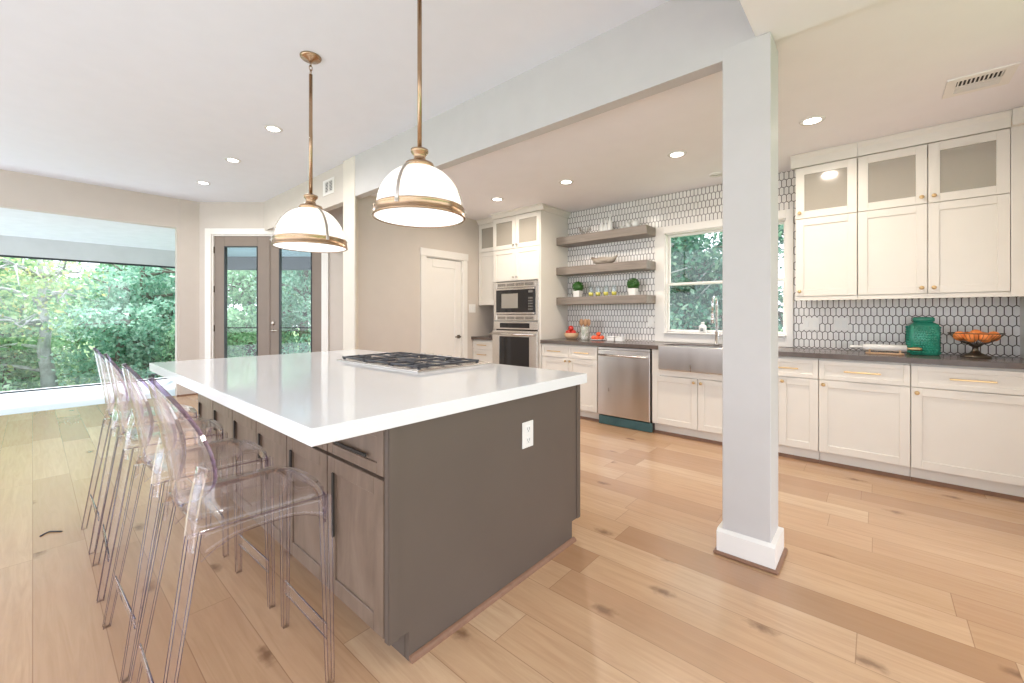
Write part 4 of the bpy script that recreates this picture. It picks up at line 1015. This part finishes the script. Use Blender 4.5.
# rolling pin on its cradle
rp = thing('rolling_pin', 'white marble rolling pin with gold handles on a wooden cradle', 'rolling pin', (.045, 4.46, WT+.022))
bm = NB(); tube(bm, [(-.13, 0, .028), (.13, 0, .028)], .027, 24); obj('barrel', bm, M['marble'], rp, world=False)
for s in (-1, 1):
    bm = NB(); tube(bm, [(s*.13, 0, .028), (s*.145, 0, .028), (s*.165, 0, .028), (s*.20, 0, .028), (s*.215, 0, .028)], .01, 12, radii=[.010, .009, .013, .013, .008]); obj('handle', bm, M['gold'] if s > 0 else M['marble'], rp, world=False)
cr = thing('rolling_pin_cradle', 'small pale wooden cradle under the rolling pin', 'cradle', (.045, 4.46, WT))
bm = NB(); box(bm, -.115, .115, -.035, .035, 0, .012, .003); obj('base', bm, M['bowlw'], cr, world=False)
bm = NB()
for s in (-1, 1): prism_path(bm, [(-.033, .0125), (.033, .0125), (.033, .036), (.02, .026), (0, .0215), (-.02, .026), (-.033, .036)], 'x', s*.09-.006, s*.09+.006)
obj('rest', bm, M['bowlw'], cr, world=False)
# teal jar
jr = thing('teal_jar', 'square teal ceramic jar with quilted sides and flat lid', 'jar', (.272, 4.62, WT), math.radians(8))
bm = NB()
def sq(w, r, z):
    P = []
    for cx_, cy_, a0 in ((w-r, w-r, 0), (-(w-r), w-r, PI/2), (-(w-r), -(w-r), PI), (w-r, -(w-r), 3*PI/2)):
        for k in range(5): a = a0+PI/2*k/4; P.append((cx_+r*math.cos(a), cy_+r*math.sin(a), z))
    return [bm.verts.new(p) for p in P]
W_ = .086; rings = [sq(W_-.006, .02, 0), sq(W_, .025, .008), sq(W_, .025, .222), sq(W_-.008, .028, .240), sq(W_-.028, .03, .254), sq(W_-.034, .03, .258)]
for A_, B_ in zip(rings, rings[1:]):
    for k in range(20): bm.faces.new((A_[k], A_[(k+1) % 20], B_[(k+1) % 20], B_[k])).smooth = True
bm.faces.new(rings[0][::-1]); bm.faces.new(rings[-1])
for s in range(4):
    for r in range(11):
        for c in range(8):
            u = -.066+c*.0176+(.0088 if r % 2 else 0); z = .022+r*.0192
            if u > .068: continue
            q = [Vector((u, -W_-.0005, z-.0115)), Vector((u+.0085, -W_-.0005, z)), Vector((u, -W_-.0005, z+.0115)), Vector((u-.0085, -W_-.0005, z))]; tip = Vector((u, -W_-.006, z))
            Rm = Matrix.Rotation(s*PI/2, 3, 'Z'); V = [bm.verts.new(Rm@p) for p in q]; T_ = bm.verts.new(Rm@tip)
            for k in range(4): bm.faces.new((V[k], V[(k+1) % 4], T_))
obj('body', bm, M['teal'], jr, world=False)
bm = NB(); rings = [sq(W_-.030, .03, .2585), sq(W_-.024, .03, .262), sq(W_-.024, .03, .288), sq(W_-.030, .03, .294), sq(W_-.05, .02, .296)]
for A_, B_ in zip(rings, rings[1:]):
    for k in range(20): bm.faces.new((A_[k], A_[(k+1) % 20], B_[(k+1) % 20], B_[k])).smooth = True
bm.faces.new(rings[0][::-1]); bm.faces.new(rings[-1]); obj('lid', bm, M['teal'], jr, world=False)
# wire fruit stand
FX, FY = .545, 4.55
fs = thing('fruit_stand', 'footed wire bowl of oranges at the right end of the worktop', 'bowl', (FX, FY, WT))
bm = NB(); lathe(bm, [(0, 0), (.078, 0), (.080, .010), (.060, .020), (.030, .034), (.016, .055), (.015, .075), (.034, .088), (.034, .094), (0, .094)], n=32); obj('foot', bm, M['wire'], fs, world=False)
bm = NB()
def bz(r): return .092+.085*(r/.142)**2.2
for k in range(36):
    a = 2*PI*k/36; tube(bm, [(r*math.cos(a), r*math.sin(a), bz(r)) for r in (.03, .06, .09, .115, .132, .142)], .0014, 4)
for r, w in ((.142, .003), (.10, .0014), (.06, .0014)): tube(bm, [(r*math.cos(a), r*math.sin(a), bz(r)) for a in [2*PI*k/40 for k in range(42)]], w, 5)
obj('wire_bowl', bm, M['wire'], fs, world=False)
og = [(-.082, -.02, .155, 'left'), (-.028, -.065, .148, 'front left'), (.040, -.058, .148, 'front right'), (.088, -.005, .157, 'right'), (.045, .060, .150, 'back right'), (-.035, .065, .150, 'back left')]
for dx, dy, z, w in og:
    t = thing('orange', 'orange at the %s of the wire fruit stand' % w, 'orange', (FX+dx, FY+dy, WT+z), 0, 'oranges in the wire fruit stand')
    bm = NB(); ball(bm, (0, 0, 0), .036, n=20); obj('peel', bm, M['orange'], t, world=False)
    bm = NB(); lathe(bm, [(0, 0), (.004, 0), (.003, .002), (0, .002)], 0, 0, .0355, 8); obj('stem_end', bm, M['stem'], t, world=False)
t = thing('orange', 'orange topmost in the middle of the wire fruit stand', 'orange', (FX+.002, FY-.002, WT+.170), 0, 'oranges in the wire fruit stand')
bm = NB(); ball(bm, (0, 0, 0), .035, n=20); obj('peel', bm, M['orange'], t, world=False)
# scrap on the floor
bm = NB(); tube(bm, [(-3.482, 0.027, .004), (-3.508, 0.046, .004), (-3.519, 0.065, .004), (-3.468, 0.109, .004)], .0035, 6)
tag(obj('cable_tie', bm, M['black']), 'thin dark curved scrap lying on the floor at far left', 'scrap')

# ------------------------------------------------------------------ trees outside
def leaves(rnd, blobs, n, size, shape=1.0):
    P = []; 
    for k in range(n):
        c, r = blobs[rnd.integers(len(blobs))]
        v = rnd.normal(size=3); v /= np.linalg.norm(v); P.append(np.array(c)+v*np.array(r)*rnd.uniform(.35, 1)**.5)
    P = np.array(P); A = rnd.normal(size=(n, 3)); A /= np.linalg.norm(A, axis=1)[:, None]
    B = np.cross(A, rnd.normal(size=(n, 3))); B /= np.linalg.norm(B, axis=1)[:, None]
    s = size*rnd.uniform(.6, 1.3, size=(n, 1)); A *= s; B *= s*.55*shape
    V = np.stack([P-A, P+B, P+A, P-B], 1).reshape(-1, 3)
    return V
def tree(kind, label, x, y, h, r, n, size, mat, bark, seed, low=0.0, group='trees outside the glass', z0=-.5):
    rnd = np.random.default_rng(seed)
    t = thing(kind, label, 'tree', (x, y, z0), 0, group)
    bm = NB(); top = h*.75; pts = [(0, 0, 0)]; px = py = 0
    for k in range(1, 7): px += rnd.uniform(-.12, .12)*h/6; py += rnd.uniform(-.12, .12)*h/6; pts.append((px, py, top*k/6))
    tr = .035*h; tube(bm, pts, tr, 9, radii=[tr*(1-.12*k) for k in range(7)])
    blobs = []
    nb = 16
    for k in range(nb):
        i = rnd.integers(1, 7) if low else rnd.integers(2, 7)
        b0 = Vector(pts[i]); a = rnd.uniform(0, 2*PI); L = r*rnd.uniform(.45, 1.0)*(1-.3*(i/6))
        e = b0+Vector((math.cos(a)*L, math.sin(a)*L, rnd.uniform(.0, .45)*L*(1 if i > 3 else .2)))
        m = (b0+e)/2+Vector((0, 0, .08*L)); tube(bm, [b0, m, e], .02, 5, radii=[tr*.4, tr*.22, tr*.08])
        for q in range(3):
            f = e+Vector(rnd.normal(size=3))*.25*r; tube(bm, [m.lerp(e, .4+.25*q), f], .01, 4, radii=[tr*.15, tr*.05])
        blobs.append((tuple(e), (r*.42, r*.42, r*.36))); blobs.append((tuple(m), (r*.36, r*.36, r*.3)))
    obj('trunk', bm, bark, t, world=False)
    V = leaves(rnd, blobs, n, size)
    me = bpy.data.meshes.new('foliage'); N_ = len(V)//4
    me.vertices.add(len(V)); me.vertices.foreach_set('co', V.astype(np.float32).ravel())
    me.loops.add(len(V)); me.loops.foreach_set('vertex_index', np.arange(len(V), dtype=np.int32))
    me.polygons.add(N_); me.polygons.foreach_set('loop_start', np.arange(0, len(V), 4, dtype=np.int32)); me.polygons.foreach_set('loop_total', np.full(N_, 4, dtype=np.int32))
    me.update(); me.validate(); me.materials.append(mat)
    o = bpy.data.objects.new('foliage', me); C.objects.link(o); o.parent = t
    return t
mint = leaf_mat('mint leaves', [(.14, .36, .20), (.32, .58, .36), (.52, .76, .50), (.68, .84, .58)], .5)
mint2 = leaf_mat('blue green leaves', [(.08, .28, .19), (.24, .50, .37), (.44, .68, .53), (.62, .80, .66)], .5)
gold = leaf_mat('yellowing leaves', [(.30, .52, .28), (.45, .66, .36), (.60, .72, .36), (.80, .52, .20)], .5)
deep = leaf_mat('deep green leaves', [(.012, .085, .06), (.05, .22, .15), (.16, .38, .25), (.60, .74, .55)], .4)
T = [('leafy_tree', 'tree beside the corner between the two french door trees', -14.9, 4.5, 4.9, 1.6, 9500, .06, mint, 'bark', 21),
     ('leafy_tree', 'broad background tree behind the middle of the wide glass', -21.5, 1.8, 8.0, 2.8, 12000, .12, mint, 'bark', 22),
     ('leafy_tree', 'broad background tree toward the left of the wide glass', -20.5, -3.2, 8.0, 2.8, 11000, .12, mint2, 'bark', 23),
     ('leafy_tree', 'background tree far beyond the french doors', -19.0, 7.2, 8.0, 2.8, 11000, .12, mint, 'bark', 24),
     ('leafy_tree', 'pale mint tree close behind the glass at the far left', -14.2, -2.3, 4.4, 1.5, 7000, .07, mint, 'barkl', 1),
     ('leafy_tree', 'slim tree turning yellow in the middle of the wide glass', -13.6, .25, 4.0, 1.6, 1700, .055, gold, 'barkl', 2),
     ('leafy_tree', 'blue green tree at the right side of the wide glass', -14.0, 2.0, 4.3, 1.5, 8500, .06, mint2, 'bark', 3),
     ('leafy_tree', 'tall mint tree behind the yellowing tree', -16.0, -.6, 6.2, 2.0, 9000, .08, mint, 'barkl', 4),
     ('leafy_tree', 'tall tree behind the blue green tree', -16.5, 3.2, 6.4, 2.1, 9000, .08, mint2, 'bark', 5),
     ('leafy_tree', 'tree far left behind the first mint tree', -16.8, -4.3, 6.0, 2.1, 7000, .09, mint, 'bark', 6),
     ('leafy_tree', 'dense tree seen through the left french door', -13.0, 5.3, 4.6, 1.6, 9500, .06, mint2, 'bark', 7),
     ('leafy_tree', 'dense tree seen through the right french door', -11.6, 7.4, 4.8, 1.6, 9500, .06, mint, 'bark', 8),
     ('leafy_tree', 'tall tree standing behind the two french door trees', -14.8, 8.2, 6.8, 2.3, 9000, .09, mint2, 'bark', 9),
     ('leafy_tree', 'deep green tree left outside the kitchen window', -3.5, 8.6, 4.6, 1.5, 9000, .055, deep, 'barkl', 10),
     ('leafy_tree', 'deep green tree centred outside the kitchen window', -1.9, 8.9, 4.6, 1.5, 9000, .055, deep, 'bark', 11),
     ('leafy_tree', 'tall tree far beyond the kitchen window', -3.8, 11.6, 7.0, 2.4, 10000, .08, deep, 'bark', 12),
     ('leafy_tree', 'tree right outside the kitchen window behind the column', -.6, 9.0, 4.8, 1.5, 6000, .06, deep, 'bark', 13)]
for (k, lab, x, y, h, r, n, s, m, b, sd) in T: tree(k, lab, x, y, h, r, n, s, m, M[b], sd, 1.0)
# low shrubs closing the view under the crowns
SB = [('rounded shrub under the pale mint tree', -12.9, -1.4, mint), ('rounded shrub just right of the yellowing tree', -12.7, 1.2, mint2), ('rounded shrub under the blue green tree', -12.8, 3.0, mint), ('rounded shrub between the two french door trees', -11.3, 5.4, mint2),
      ('rounded shrub below the deep green trees', -2.9, 7.6, deep), ('rounded shrub at the foot of the yellowing tree', -14.6, -.4, mint), ('rounded shrub outside the right french door', -10.0, 6.6, mint)]
for i, (lab, x, y, m) in enumerate(SB):
    tree('shrub', lab, x, y, 2.0, 1.15, 5200, .05, m, M['bark'], 40+i, 1.0, 'shrubs outside the glass')['category'] = 'shrub'
